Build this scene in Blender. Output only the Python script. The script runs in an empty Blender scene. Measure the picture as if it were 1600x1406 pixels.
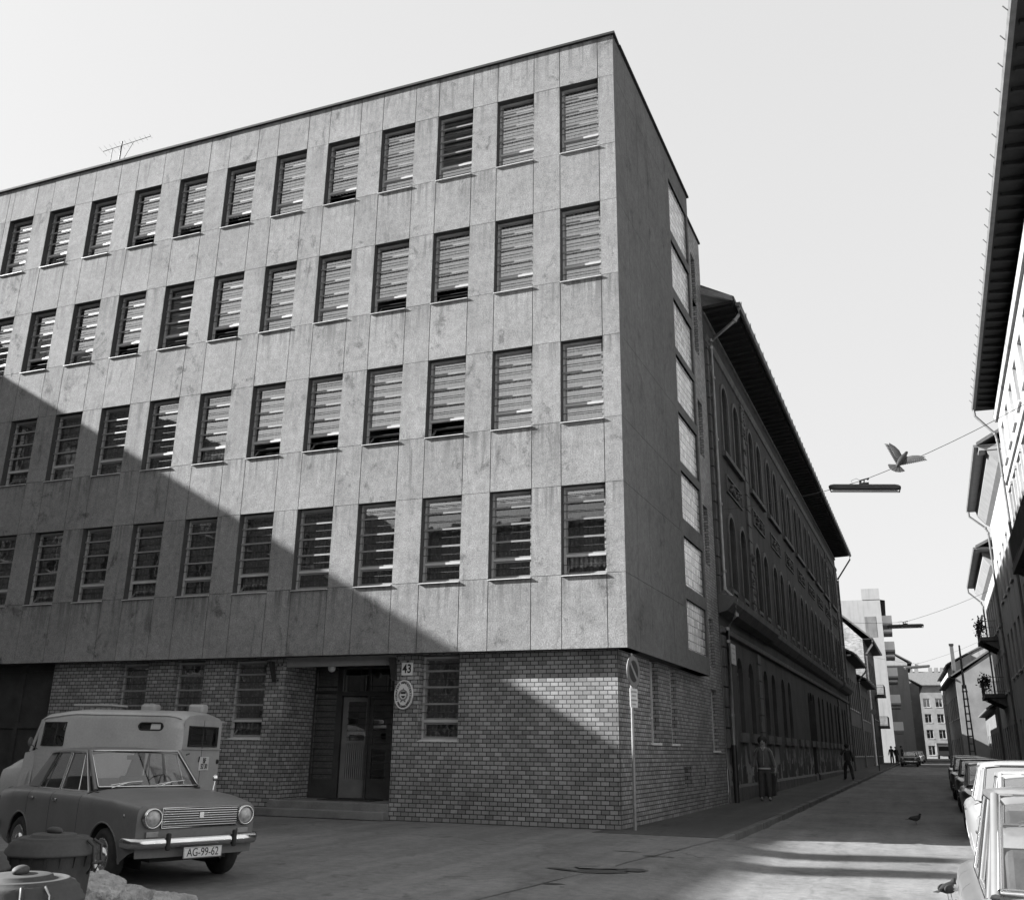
import bpy, math, random
from mathutils import Vector, Matrix
random.seed(7)
R = math.radians
sc = bpy.context.scene
COL = sc.collection
sin, cos, pi = math.sin, math.cos, math.pi

# ---------------------------------------------------------------- geometry of the place
EYE = 1.38
CX, CY = -4.5588, 17.8941          # street corner of the panel building (front plane y = CY)
DL = 0.04
TT = math.tan(DL)
SB = 0.2755                        # set-back of the brick ground floor
PW, WW, G0 = 1.5999, 0.9426, 0.3813
ZROOF, ZP = 17.64, 3.288
ZT = [16.52, 13.157, 9.875, 6.623]
ZB = [14.655, 11.351, 8.018, 4.754]

def gz(y): return max(0.0, y - 22) * 0.006
def kerb_l(y): return -3.4 + 0.035 * y
def kerb_r(y): return 2.05 + 0.04 * y

# ---------------------------------------------------------------- materials
MATS = {}
def nodes_of(name):
    m = bpy.data.materials.new(name); m.use_nodes = True
    nt = m.node_tree; nt.nodes.clear()
    out = nt.nodes.new('ShaderNodeOutputMaterial')
    MATS[name] = m
    return m, nt, out
def N(nt, t, **kw):
    n = nt.nodes.new(t)
    for k, v in kw.items():
        if k.startswith('i_'): n.inputs[k[2:]].default_value = v
        else: setattr(n, k, v)
    return n
def L(nt, a, b): nt.links.new(a, b)
def g(v): return (v, v, v, 1)
def coordnode(nt, kind='Object'):
    return N(nt, 'ShaderNodeTexCoord').outputs[kind]
def ramp(nt, src, stops):
    r = N(nt, 'ShaderNodeValToRGB'); L(nt, src, r.inputs[0])
    e = r.color_ramp.elements
    while len(e) < len(stops): e.new(0.5)
    for i, (p, v) in enumerate(stops): e[i].position = p; e[i].color = g(v)
    return r.outputs[0]
def noise(nt, co, scale, detail=4, rough=0.55, dist=0.0, stretch=None):
    if stretch:
        mp = N(nt, 'ShaderNodeMapping'); L(nt, co, mp.inputs[0]); mp.inputs['Scale'].default_value = stretch; co = mp.outputs[0]
    n = N(nt, 'ShaderNodeTexNoise'); L(nt, co, n.inputs['Vector'])
    n.inputs['Scale'].default_value = scale; n.inputs['Detail'].default_value = detail
    n.inputs['Roughness'].default_value = rough; n.inputs['Distortion'].default_value = dist
    return n.outputs[0]
def mul(nt, a, b, blend='MULTIPLY', fac=1.0):
    m = N(nt, 'ShaderNodeMix', data_type='RGBA', blend_type=blend)
    m.inputs[0].default_value = fac
    for s, i in ((a, 6), (b, 7)):
        if isinstance(s, float): m.inputs[i].default_value = g(s)
        else: L(nt, s, m.inputs[i])
    return m.outputs[2]
def mat(name, base=0.3, rough=0.8, var=0.25, scale=3.0, fine=60.0, bump=0.15, bdist=0.01, metal=0.0, coat=0.0, spec=0.3, streak=0.0, kind='Object'):
    m, nt, out = nodes_of(name)
    co = coordnode(nt, kind)
    b = N(nt, 'ShaderNodeBsdfPrincipled')
    n1 = noise(nt, co, scale, 6)
    c = ramp(nt, n1, [(0.25, base * (1 - var)), (0.75, base * (1 + var))])
    if fine:
        n2 = noise(nt, co, fine, 3)
        c = mul(nt, c, ramp(nt, n2, [(0.3, 1 - var * .6), (0.7, 1 + var * .3)]))
        if bump:
            bp = N(nt, 'ShaderNodeBump'); bp.inputs['Strength'].default_value = bump; bp.inputs['Distance'].default_value = bdist
            L(nt, n2, bp.inputs['Height']); L(nt, bp.outputs[0], b.inputs['Normal'])
    if streak:
        n3 = noise(nt, co, 1.0, 5, 0.6, 0.3, (2.2, 2.2, 0.22))
        c = mul(nt, c, ramp(nt, n3, [(0.30, 1 - streak), (0.5, 1.0)]))
    L(nt, c, b.inputs['Base Color'])
    b.inputs['Roughness'].default_value = rough; b.inputs['Metallic'].default_value = metal
    b.inputs['Coat Weight'].default_value = coat; b.inputs['Coat Roughness'].default_value = 0.08
    b.inputs['Specular IOR Level'].default_value = spec
    L(nt, b.outputs[0], out.inputs[0])
    return m

mat('frame_paint', 0.34, 0.5, 0.12, 4)
mat('white_bar', 0.18, 0.45, 0.15, 5)
mat('rod_black', 0.03, 0.5, 0.2, 5)
mat('sill_zinc', 0.5, 0.4, 0.2, 8)
mat('dark_room', 0.02, 0.9, 0.3, 1.5)
mat('dark_metal', 0.06, 0.45, 0.3, 4)
mat('door_paint', 0.045, 0.4, 0.3, 3, 40, 0.1)
mat('gate_wood', 0.03, 0.6, 0.4, 3, 40, 0.2)
mat('light_door', 0.12, 0.5, 0.2, 3)
mat('stone_step', 0.13, 0.85, 0.3, 2.5, 50, 0.3)
mat('kerb_stone', 0.085, 0.85, 0.35, 2, 30, 0.4)
mat('white_paint', 0.75, 0.5, 0.06, 3)
mat('enamel_white', 0.5, 0.3, 0.05, 6)
mat('black_paint', 0.02, 0.4, 0.1, 6)
mat('mid_paint', 0.18, 0.4, 0.1, 6)
mat('blue_enamel', 0.035, 0.35, 0.1, 6)
mat('red_enamel', 0.15, 0.35, 0.1, 6)
mat('galvanised', 0.2, 0.45, 0.25, 5, 40, 0.1, metal=0.4)
mat('zinc_can', 0.045, 0.75, 0.25, 3, 60, 0.15, 0.003, streak=.3)
mat('dark_can', 0.035, 0.55, 0.25, 4, 60, 0.25, 0.004, metal=0.2)
mat('roof_tile', 0.09, 0.85, 0.3, 4, 30, 0.5)
mat('roof_dark', 0.016, 0.85, 0.3, 4, 30, 0.4)
mat('gutter', 0.10, 0.5, 0.3, 4)
mat('rubber', 0.022, 0.8, 0.25, 8, 60, 0.2)
mat('tyre', 0.025, 0.85, 0.3, 20, 90, 0.3)
mat('chrome', 0.5, 0.16, 0.08, 4, 0, 0, metal=1.0)
mat('hub_metal', 0.45, 0.25, 0.2, 6, 0, 0, metal=0.8)
mat('car_grey', 0.115, 0.42, 0.14, 2.5, 30, 0.0, coat=0.06, spec=0.2)
mat('car_white', 0.21, 0.35, 0.07, 2.5, 30, 0.0, coat=0.5, spec=0.5)
mat('car_cream', 0.12, 0.35, 0.08, 2.5, 30, 0.0, coat=0.5, spec=0.5)
mat('car_black', 0.012, 0.3, 0.12, 2.5, 30, 0.0, coat=0.6, spec=0.5)
mat('car_mid', 0.03, 0.35, 0.12, 2.5, 30, 0.0, coat=0.5, spec=0.5)
mat('van_paint', 0.31, 0.42, 0.14, 2.2, 30, 0.0, coat=0.25, spec=0.4)
mat('van_roof', 0.30, 0.45, 0.14, 2.2, 30, 0.0, coat=0.2)
mat('interior', 0.035, 0.8, 0.3, 6)
mat('seat_cloth', 0.06, 0.85, 0.3, 10)
mat('lens', 0.28, 0.25, 0.45, 25, 0, 0, spec=0.8)
mat('amber_lens', 0.16, 0.25, 0.2, 25, 0, 0, spec=0.6)
mat('white_stucco', 0.25, 0.9, 0.12, 1.6, 50, 0.3, streak=0.45)
mat('white_plaster', 0.27, 0.85, 0.06, 1.2, 40, 0.1, streak=0.18)
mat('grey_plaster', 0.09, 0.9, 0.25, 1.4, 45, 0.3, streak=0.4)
mat('dull_stucco', 0.1, 0.9, 0.3, 1.4, 45, 0.3, streak=0.4)  # evenly darker stucco tone for the low house
mat('light_plaster', 0.15, 0.9, 0.25, 1.0, 40, 0.3, streak=0.4)
mat('school_trim', 0.075, 0.85, 0.3, 2.2, 40, 0.4, streak=0.35)
mat('cove', 0.22, 0.85, 0.15, 2, 40, 0.1)
mat('foliage', 0.06, 0.7, 0.4, 12)
mat('skin', 0.2, 0.6, 0.06, 20, 0, 0)
mat('hair', 0.02, 0.8, 0.3, 40, 90, 0.6)
mat('jacket', 0.075, 0.8, 0.2, 12, 80, 0.3)
mat('trousers', 0.045, 0.85, 0.2, 12, 80, 0.3)
mat('coat_dark', 0.03, 0.85, 0.25, 12, 80, 0.3)
mat('shoe', 0.12, 0.6, 0.2, 12)
mat('stripe', 0.28, 0.7, 0.1, 12)
mat('feather_dark', 0.016, 0.7, 0.4, 30)
mat('feather_mid', 0.04, 0.8, 0.3, 30)
mat('rock', 0.27, 0.9, 0.45, 2.5, 18, 1.0, 0.05)
mat('tube_lamp', 0.7, 0.3, 0.05, 6)
mat('far_wall', 0.17, 0.9, 0.25, 0.8, 20, 0.2)

def concrete(name, base, streaky=0.4, grain=0.35, panels=False):
    m, nt, out = nodes_of(name)
    co = coordnode(nt)
    b = N(nt, 'ShaderNodeBsdfPrincipled')
    big = noise(nt, co, 0.8, 8, 0.7, 0.2)
    c = ramp(nt, big, [(0.25, base * 0.78), (0.5, base), (0.75, base * 1.15)])
    med = noise(nt, co, 6, 7, 0.78, 0.15)
    c = mul(nt, c, ramp(nt, med, [(0.3, 0.70), (0.62, 1.08)]))
    fine = noise(nt, co, 38, 4, 0.75)
    c = mul(nt, c, ramp(nt, fine, [(0.34, 1 - grain * 1.3), (0.66, 1.15)]))
    st = noise(nt, co, 1.0, 6, 0.7, 0.8, (3.0, 3.0, 0.45))
    msk = noise(nt, co, 0.35, 3, 0.5)
    stc = ramp(nt, st, [(0.28, 1 - streaky), (0.44, 1.0)])
    mskc = ramp(nt, msk, [(0.36, 0.0), (0.55, 1.0)])
    mx = N(nt, 'ShaderNodeMix', data_type='RGBA', blend_type='MIX'); L(nt, mskc, mx.inputs[0]); mx.inputs[6].default_value = g(1.0); L(nt, stc, mx.inputs[7])
    c = mul(nt, c, mx.outputs[2])
    bl = noise(nt, co, 1.7, 7, 0.75, 0.5, (1, 1, 0.8))
    c = mul(nt, c, ramp(nt, bl, [(0.32, 1 - streaky * 1.1), (0.43, 1.0)]))
    if panels:
        at = N(nt, 'ShaderNodeAttribute', attribute_name='tone'); c = mul(nt, c, at.outputs['Color'])
        a2 = N(nt, 'ShaderNodeAttribute', attribute_name='ptop'); sp = N(nt, 'ShaderNodeSeparateXYZ'); geo = N(nt, 'ShaderNodeNewGeometry'); L(nt, geo.outputs['Position'], sp.inputs[0])
        df = N(nt, 'ShaderNodeMath', operation='SUBTRACT'); L(nt, a2.outputs['Fac'], df.inputs[0]); L(nt, sp.outputs[2], df.inputs[1])
        big2 = noise(nt, co, 0.28, 3, 0.5)
        fall = mul(nt, ramp(nt, df.outputs[0], [(0.0, 1.0), (1.0, 0.0)]), ramp(nt, big2, [(0.40, 0.25), (0.56, 1.0)]))
        sn = noise(nt, co, 1.0, 5, 0.65, 0.5, (7.0, 7.0, 0.35))
        sr = ramp(nt, sn, [(0.45, 0.0), (0.60, 0.8)])
        mk = N(nt, 'ShaderNodeMath', operation='MULTIPLY'); L(nt, fall, mk.inputs[0]); L(nt, sr, mk.inputs[1])
        mm = N(nt, 'ShaderNodeMix', data_type='RGBA', blend_type='MIX'); L(nt, mk.outputs[0], mm.inputs[0]); L(nt, c, mm.inputs[6]); mm.inputs[7].default_value = g(base * .35)
        c = mm.outputs[2]
    L(nt, c, b.inputs['Base Color']); b.inputs['Roughness'].default_value = 0.92; b.inputs['Specular IOR Level'].default_value = 0.15
    add = N(nt, 'ShaderNodeMath', operation='ADD'); L(nt, fine, add.inputs[0])
    m2 = N(nt, 'ShaderNodeMath', operation='MULTIPLY'); L(nt, med, m2.inputs[0]); m2.inputs[1].default_value = 2.0; L(nt, m2.outputs[0], add.inputs[1])
    bp = N(nt, 'ShaderNodeBump'); bp.inputs['Strength'].default_value = 0.38; bp.inputs['Distance'].default_value = 0.012
    L(nt, add.outputs[0], bp.inputs['Height']); L(nt, bp.outputs[0], b.inputs['Normal'])
    L(nt, b.outputs[0], out.inputs[0])
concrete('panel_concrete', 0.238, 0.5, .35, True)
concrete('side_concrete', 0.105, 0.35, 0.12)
mat('joint_dark', 0.05, 0.9, 0.2, 4)

def brick(name, c1, c2, mortar, bw=0.168, rh=0.0837, msize=0.0085, dirt=0.4, squash=1.0):
    m, nt, out = nodes_of(name)
    uv = coordnode(nt, 'UV'); co = coordnode(nt)
    b = N(nt, 'ShaderNodeBsdfPrincipled')
    wob = noise(nt, uv, 3.0, 2)
    t = N(nt, 'ShaderNodeTexBrick'); L(nt, uv, t.inputs['Vector'])
    t.inputs['Scale'].default_value = 1.0; t.inputs['Brick Width'].default_value = bw; t.inputs['Row Height'].default_value = rh
    t.inputs['Mortar Size'].default_value = msize; t.inputs['Mortar Smooth'].default_value = 0.15; t.inputs['Bias'].default_value = 0.0
    t.inputs['Color1'].default_value = g(c1); t.inputs['Color2'].default_value = g(c2); t.inputs['Mortar'].default_value = g(mortar)
    c = t.outputs['Color']
    big = noise(nt, co, 0.9, 5, 0.6)
    c = mul(nt, c, ramp(nt, big, [(0.3, 1 - dirt), (0.65, 1.1)]))
    fine = noise(nt, co, 40, 4, 0.7)
    c = mul(nt, c, ramp(nt, fine, [(0.3, 0.75), (0.7, 1.12)]))
    L(nt, c, b.inputs['Base Color']); b.inputs['Roughness'].default_value = 0.6; b.inputs['Specular IOR Level'].default_value = 0.35
    inv = N(nt, 'ShaderNodeMath', operation='SUBTRACT'); inv.inputs[0].default_value = 1.0; L(nt, t.outputs['Fac'], inv.inputs[1])
    ad = N(nt, 'ShaderNodeMath', operation='MULTIPLY_ADD'); L(nt, fine, ad.inputs[0]); ad.inputs[1].default_value = 0.25; L(nt, inv.outputs[0], ad.inputs[2])
    bp = N(nt, 'ShaderNodeBump'); bp.inputs['Strength'].default_value = 0.8; bp.inputs['Distance'].default_value = 0.012
    L(nt, ad.outputs[0], bp.inputs['Height']); L(nt, bp.outputs[0], b.inputs['Normal'])
    L(nt, b.outputs[0], out.inputs[0])
brick('clinker', 0.14, 0.265, 0.02, dirt=0.35)
brick('clinker_shaded', 0.10, 0.19, 0.03, dirt=0.3)  # darker copy of clinker with street-side shade in its colour, unused
brick('old_brick', 0.12, 0.36, 0.30, 0.27, 0.09, 0.012, 0.45)

def school_wall():
    m, nt, out = nodes_of('school_stucco')
    co = coordnode(nt)
    b = N(nt, 'ShaderNodeBsdfPrincipled')
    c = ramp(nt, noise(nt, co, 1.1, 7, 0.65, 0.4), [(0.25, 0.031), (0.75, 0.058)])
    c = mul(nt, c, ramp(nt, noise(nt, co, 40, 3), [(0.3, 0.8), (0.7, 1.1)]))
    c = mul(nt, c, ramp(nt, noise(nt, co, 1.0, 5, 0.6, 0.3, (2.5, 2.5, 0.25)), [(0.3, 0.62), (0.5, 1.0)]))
    # peeled plaster low on the wall
    sep = N(nt, 'ShaderNodeSeparateXYZ'); L(nt, co, sep.inputs[0])
    low = N(nt, 'ShaderNodeMapRange'); L(nt, sep.outputs[2], low.inputs[0])
    low.inputs[1].default_value = 1.9; low.inputs[2].default_value = 0.9; low.inputs[3].default_value = 0.0; low.inputs[4].default_value = 1.0
    pn = noise(nt, co, 1.5, 6, 0.6, 0.6, (1.1, 1.1, 0.75))
    pc = ramp(nt, pn, [(0.53, 0.0), (0.55, 1.0)])
    mk = N(nt, 'ShaderNodeMath', operation='MULTIPLY'); L(nt, low.outputs[0], mk.inputs[0]); L(nt, pc, mk.inputs[1])
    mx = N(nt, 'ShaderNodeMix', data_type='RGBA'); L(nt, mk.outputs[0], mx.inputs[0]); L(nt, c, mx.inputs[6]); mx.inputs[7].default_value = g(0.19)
    L(nt, mx.outputs[2], b.inputs['Base Color']); b.inputs['Roughness'].default_value = 0.9; b.inputs['Specular IOR Level'].default_value = 0.2
    bp = N(nt, 'ShaderNodeBump'); bp.inputs['Strength'].default_value = 0.4; bp.inputs['Distance'].default_value = 0.01
    L(nt, noise(nt, co, 30, 4), bp.inputs['Height']); L(nt, bp.outputs[0], b.inputs['Normal'])
    L(nt, b.outputs[0], out.inputs[0])
school_wall()

def asphalt(name, base, crack=0.6, cscale=0.35, wear=0.3):
    m, nt, out = nodes_of(name)
    co = coordnode(nt)
    b = N(nt, 'ShaderNodeBsdfPrincipled')
    big = noise(nt, co, 0.35, 6, 0.6, 0.5)
    c = ramp(nt, big, [(0.25, base * (1 - wear)), (0.75, base * (1 + wear))])
    c = mul(nt, c, ramp(nt, noise(nt, co, 1.0, 5, 0.6, 0.3, (2.4, 0.16, 1)), [(0.3, 0.78), (0.7, 1.15)]))
    fine = noise(nt, co, 90, 4, 0.75)
    c = mul(nt, c, ramp(nt, fine, [(0.32, 0.6), (0.70, 1.3)]))
    mid = noise(nt, co, 7, 6, 0.75)
    c = mul(nt, c, ramp(nt, mid, [(0.32, 0.72), (0.68, 1.18)]))
    if crack:
        wn = N(nt, 'ShaderNodeTexNoise'); L(nt, co, wn.inputs['Vector']); wn.inputs['Scale'].default_value = 1.5; wn.inputs['Detail'].default_value = 5
        vm = N(nt, 'ShaderNodeVectorMath', operation='MULTIPLY_ADD'); L(nt, wn.outputs['Color'], vm.inputs[0]); vm.inputs[1].default_value = (1.1, 1.1, 0); L(nt, co, vm.inputs[2])
        vo = N(nt, 'ShaderNodeTexVoronoi', feature='DISTANCE_TO_EDGE'); L(nt, vm.outputs[0], vo.inputs['Vector']); vo.inputs['Scale'].default_value = cscale
        cr = ramp(nt, vo.outputs['Distance'], [(0.0, 1 - crack), (0.004, 1 - crack * .5), (0.008, 1.0)])
        c = mul(nt, c, cr)
    spots = noise(nt, co, 2.0, 5, 0.6, 0.6)
    c = mul(nt, c, ramp(nt, spots, [(0.33, 0.66), (0.40, 1.0)]))
    L(nt, c, b.inputs['Base Color']); b.inputs['Roughness'].default_value = 0.85; b.inputs['Specular IOR Level'].default_value = 0.3
    bp = N(nt, 'ShaderNodeBump'); bp.inputs['Strength'].default_value = 0.35; bp.inputs['Distance'].default_value = 0.008
    L(nt, fine, bp.inputs['Height']); L(nt, bp.outputs[0], b.inputs['Normal'])
    L(nt, b.outputs[0], out.inputs[0])
asphalt('ground_asphalt', 0.135, 0.22, 0.16, 0.36)
asphalt('pavement_asphalt', 0.05, 0.4, 0.3)

def glass(name, refl_lo, refl_hi, tint=0.85, rough=0.02, wave=0.0):
    m, nt, out = nodes_of(name)
    tr = N(nt, 'ShaderNodeBsdfTransparent'); tr.inputs[0].default_value = g(tint)
    gl = N(nt, 'ShaderNodeBsdfGlossy'); gl.inputs['Roughness'].default_value = rough; gl.inputs[0].default_value = g(0.95)
    lw = N(nt, 'ShaderNodeLayerWeight'); lw.inputs[0].default_value = 0.35
    mr = N(nt, 'ShaderNodeMapRange'); L(nt, lw.outputs['Fresnel'], mr.inputs[0]); mr.inputs[3].default_value = refl_lo; mr.inputs[4].default_value = refl_hi
    if wave:
        bp = N(nt, 'ShaderNodeBump'); bp.inputs['Strength'].default_value = wave; bp.inputs['Distance'].default_value = 0.02
        L(nt, noise(nt, coordnode(nt), 1.6, 2), bp.inputs['Height']); L(nt, bp.outputs[0], gl.inputs['Normal'])
    mx = N(nt, 'ShaderNodeMixShader'); L(nt, mr.outputs[0], mx.inputs[0]); L(nt, tr.outputs[0], mx.inputs[1]); L(nt, gl.outputs[0], mx.inputs[2])
    L(nt, mx.outputs[0], out.inputs[0])
glass('window_glass', 0.34, 0.9, 0.8, 0.02, 0.12)
glass('clear_glass', 0.10, 0.9, 0.85, 0.01)
glass('street_glass', 0.12, 0.9, 0.7, 0.03, 0.1)
glass('car_glass', 0.10, 0.9, 0.85, 0.01)

def curtain_mat(name, base, lace):
    m, nt, out = nodes_of(name)
    co = coordnode(nt); b = N(nt, 'ShaderNodeBsdfPrincipled')
    c = ramp(nt, noise(nt, co, 2.5, 4, 0.6, 0.2, (6, 1, 0.4)), [(0.3, base * 0.6), (0.7, base * 1.25)])
    if lace:
        vo = N(nt, 'ShaderNodeTexVoronoi'); L(nt, co, vo.inputs['Vector']); vo.inputs['Scale'].default_value = 14
        c = mul(nt, c, ramp(nt, vo.outputs['Distance'], [(0.1, 1.5), (0.45, 0.75)]))
    oi = N(nt, 'ShaderNodeObjectInfo')
    mr = N(nt, 'ShaderNodeMapRange'); L(nt, oi.outputs['Random'], mr.inputs[0]); mr.inputs[3].default_value = 0.65; mr.inputs[4].default_value = 1.2
    mx = N(nt, 'ShaderNodeVectorMath', operation='SCALE'); L(nt, c, mx.inputs[0]); L(nt, mr.outputs[0], mx.inputs['Scale'])
    L(nt, mx.outputs[0], b.inputs['Base Color']); b.inputs['Roughness'].default_value = 0.9
    L(nt, b.outputs[0], out.inputs[0])
curtain_mat('lace', 0.24, True)
curtain_mat('net_curtain', 0.80, False)

def glassblock():
    m, nt, out = nodes_of('glass_block')
    uv = coordnode(nt, 'UV'); b = N(nt, 'ShaderNodeBsdfPrincipled')
    t = N(nt, 'ShaderNodeTexBrick', offset=0.0); L(nt, uv, t.inputs['Vector']); t.inputs['Scale'].default_value = 1.0
    t.inputs['Brick Width'].default_value = 0.2; t.inputs['Row Height'].default_value = 0.2; t.inputs['Mortar Size'].default_value = 0.014
    t.inputs['Color1'].default_value = g(0.28); t.inputs['Color2'].default_value = g(0.58); t.inputs['Mortar'].default_value = g(0.07)
    c = mul(nt, t.outputs['Color'], ramp(nt, noise(nt, uv, 6, 5, 0.7), [(0.3, 0.65), (0.6, 1.1)]))
    L(nt, c, b.inputs['Base Color']); b.inputs['Roughness'].default_value = 0.18; b.inputs['Specular IOR Level'].default_value = 0.7
    bp = N(nt, 'ShaderNodeBump'); bp.inputs['Strength'].default_value = 0.5; bp.inputs['Distance'].default_value = 0.01
    L(nt, noise(nt, uv, 25, 2), bp.inputs['Height']); L(nt, bp.outputs[0], b.inputs['Normal'])
    L(nt, b.outputs[0], out.inputs[0])
glassblock()

# ---------------------------------------------------------------- mesh helpers
class MB:
    def __init__(s): s.v = []; s.f = []; s.smooth = []
    def face(s, pts, sm=False):
        i = len(s.v); s.v += [tuple(p) for p in pts]; s.f.append(tuple(range(i, i + len(pts)))); s.smooth.append(sm)
    def grid(s, rows, sm=True, closed=False, skip=None):
        i = len(s.v); nr = len(rows); nc = len(rows[0])
        for r in rows: s.v += [tuple(p) for p in r]
        for a in range(nr - 1):
            for b in range(nc if closed else nc - 1):
                if skip and skip(a, b): continue
                b2 = (b + 1) % nc
                s.f.append((i + a * nc + b, i + a * nc + b2, i + (a + 1) * nc + b2, i + (a + 1) * nc + b)); s.smooth.append(sm)
    def hexa(s, P):   # 8 points: bottom 4, top 4
        i = len(s.v); s.v += [tuple(p) for p in P]
        for f in ((0, 3, 2, 1), (4, 5, 6, 7), (0, 1, 5, 4), (1, 2, 6, 5), (2, 3, 7, 6), (3, 0, 4, 7)):
            s.f.append(tuple(i + k for k in f)); s.smooth.append(False)
    def box(s, x0, x1, y0, y1, z0, z1):
        s.hexa([(x0, y0, z0), (x1, y0, z0), (x1, y1, z0), (x0, y1, z0), (x0, y0, z1), (x1, y0, z1), (x1, y1, z1), (x0, y1, z1)])
    def fbox(s, F, a0, a1, d0, d1, z0, z1):
        s.hexa([F(a0, d0, z0), F(a1, d0, z0), F(a1, d1, z0), F(a0, d1, z0), F(a0, d0, z1), F(a1, d0, z1), F(a1, d1, z1), F(a0, d1, z1)])
    def fprism(s, F, prof, a0, a1):  # profile list of (d,z) swept along a
        n = len(prof); i = len(s.v)
        s.v += [tuple(F(a0, d, z)) for d, z in prof] + [tuple(F(a1, d, z)) for d, z in prof]
        for k in range(n):
            s.f.append((i + k, i + (k + 1) % n, i + n + (k + 1) % n, i + n + k)); s.smooth.append(False)
        s.f.append(tuple(i + k for k in range(n))[::-1]); s.f.append(tuple(i + n + k for k in range(n))); s.smooth += [False, False]
    def tube(s, pts, r, n=8, caps=True, sm=True):
        pts = [Vector(p) for p in pts]; rr = r if isinstance(r, (list, tuple)) else [r] * len(pts)
        rows = []; up = Vector((0, 0, 1))
        for k, p in enumerate(pts):
            t = (pts[min(k + 1, len(pts) - 1)] - pts[max(k - 1, 0)]).normalized()
            u = up if abs(t.z) < 0.95 else Vector((1, 0, 0))
            a = t.cross(u).normalized(); b = a.cross(t).normalized()
            rows.append([p + (a * cos(2 * pi * j / n) + b * sin(2 * pi * j / n)) * rr[k] for j in range(n)])
        s.grid(rows, sm, True)
        if caps: s.face(rows[0][::-1]); s.face(rows[-1])
    def lathe(s, prof, n=24, M=None, sm=True, ysc=1.0):   # prof (r,z) around local z
        rows = []
        for r, z in prof:
            row = [Vector((r * cos(2 * pi * j / n), ysc * r * sin(2 * pi * j / n), z)) for j in range(n)]
            rows.append([M @ p if M else p for p in row])
        s.grid(rows, sm, True)
    def ball(s, c, r, n=12, m=8, sc3=(1, 1, 1), jit=0.0, M=None):
        rows = []
        for i in range(m + 1):
            th = pi * i / m
            row = []
            for j in range(n):
                k = 1 + (random.uniform(-jit, jit) if 0 < i < m else 0)
                p = Vector((r * k * sin(th) * cos(2 * pi * j / n) * sc3[0], r * k * sin(th) * sin(2 * pi * j / n) * sc3[1], -r * k * cos(th) * sc3[2]))
                if M: p = M @ p
                row.append(p + Vector(c))
            rows.append(row)
        s.grid(rows, True, True)
    def fgrid(s, F, a0, a1, z0, z1, holes, d=0.0, depth=0.2, back=True, arch=8):
        """wall face in frame F with rectangular or arched holes; hole = (a0,a1,z0,z1[,arch]) with reveals"""
        As = sorted({a0, a1, *[h[0] for h in holes], *[h[1] for h in holes]}); Zs = sorted({z0, z1, *[h[2] for h in holes], *[h[3] for h in holes]})
        As = [a for a in As if a0 - 1e-9 <= a <= a1 + 1e-9]; Zs = [z for z in Zs if z0 - 1e-9 <= z <= z1 + 1e-9]
        for i in range(len(As) - 1):
            run = None
            for j in range(len(Zs) - 1):
                ca, cz = (As[i] + As[i + 1]) / 2, (Zs[j] + Zs[j + 1]) / 2
                inside = any(h[0] < ca < h[1] and h[2] < cz < h[3] for h in holes)
                if not inside:
                    if run is None: run = Zs[j]
                if inside and run is not None:
                    s.face([F(As[i], d, run), F(As[i + 1], d, run), F(As[i + 1], d, Zs[j]), F(As[i], d, Zs[j])]); run = None
            if run is not None:
                s.face([F(As[i], d, run), F(As[i + 1], d, run), F(As[i + 1], d, Zs[-1]), F(As[i], d, Zs[-1])])
        for h in holes:
            b0, b1, c0, c1 = h[:4]; e = d - depth
            if len(h) > 4 and h[4]:
                r = (b1 - b0) / 2; m = (b0 + b1) / 2; zs = c1 - r
                P = [(m - r * cos(pi * k / arch), zs + r * sin(pi * k / arch)) for k in range(arch + 1)]
                for k in range(arch):
                    p, q = P[k], P[k + 1]
                    s.face([F(p[0], d, p[1]), F(q[0], d, q[1]), F(q[0], d, c1), F(p[0], d, c1)])
                    s.face([F(p[0], d, p[1]), F(p[0], e, p[1]), F(q[0], e, q[1]), F(q[0], d, q[1])])
                c1 = zs
            else:
                s.face([F(b0, d, c1), F(b0, e, c1), F(b1, e, c1), F(b1, d, c1)])
            s.face([F(b0, d, c0), F(b0, e, c0), F(b0, e, c1), F(b0, d, c1)])
            s.face([F(b1, d, c0), F(b1, d, c1), F(b1, e, c1), F(b1, e, c0)])
            s.face([F(b0, d, c0), F(b1, d, c0), F(b1, e, c0), F(b0, e, c0)])

def frame(ox, oy, ux, uy, nx, ny):
    def F(a, d, z): return Vector((ox + a * ux + d * nx, oy + a * uy + d * ny, z))
    return F
FM = frame(CX, CY, -1, 0, 0, -1)                                     # front: a grows to the left
FS = frame(CX, CY, sin(DL), cos(DL), cos(DL), -sin(DL))              # street side: a grows down the street
FR = frame(4.0, 0.0, sin(DL), cos(DL), -cos(DL), sin(DL))            # right-hand facades

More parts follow.
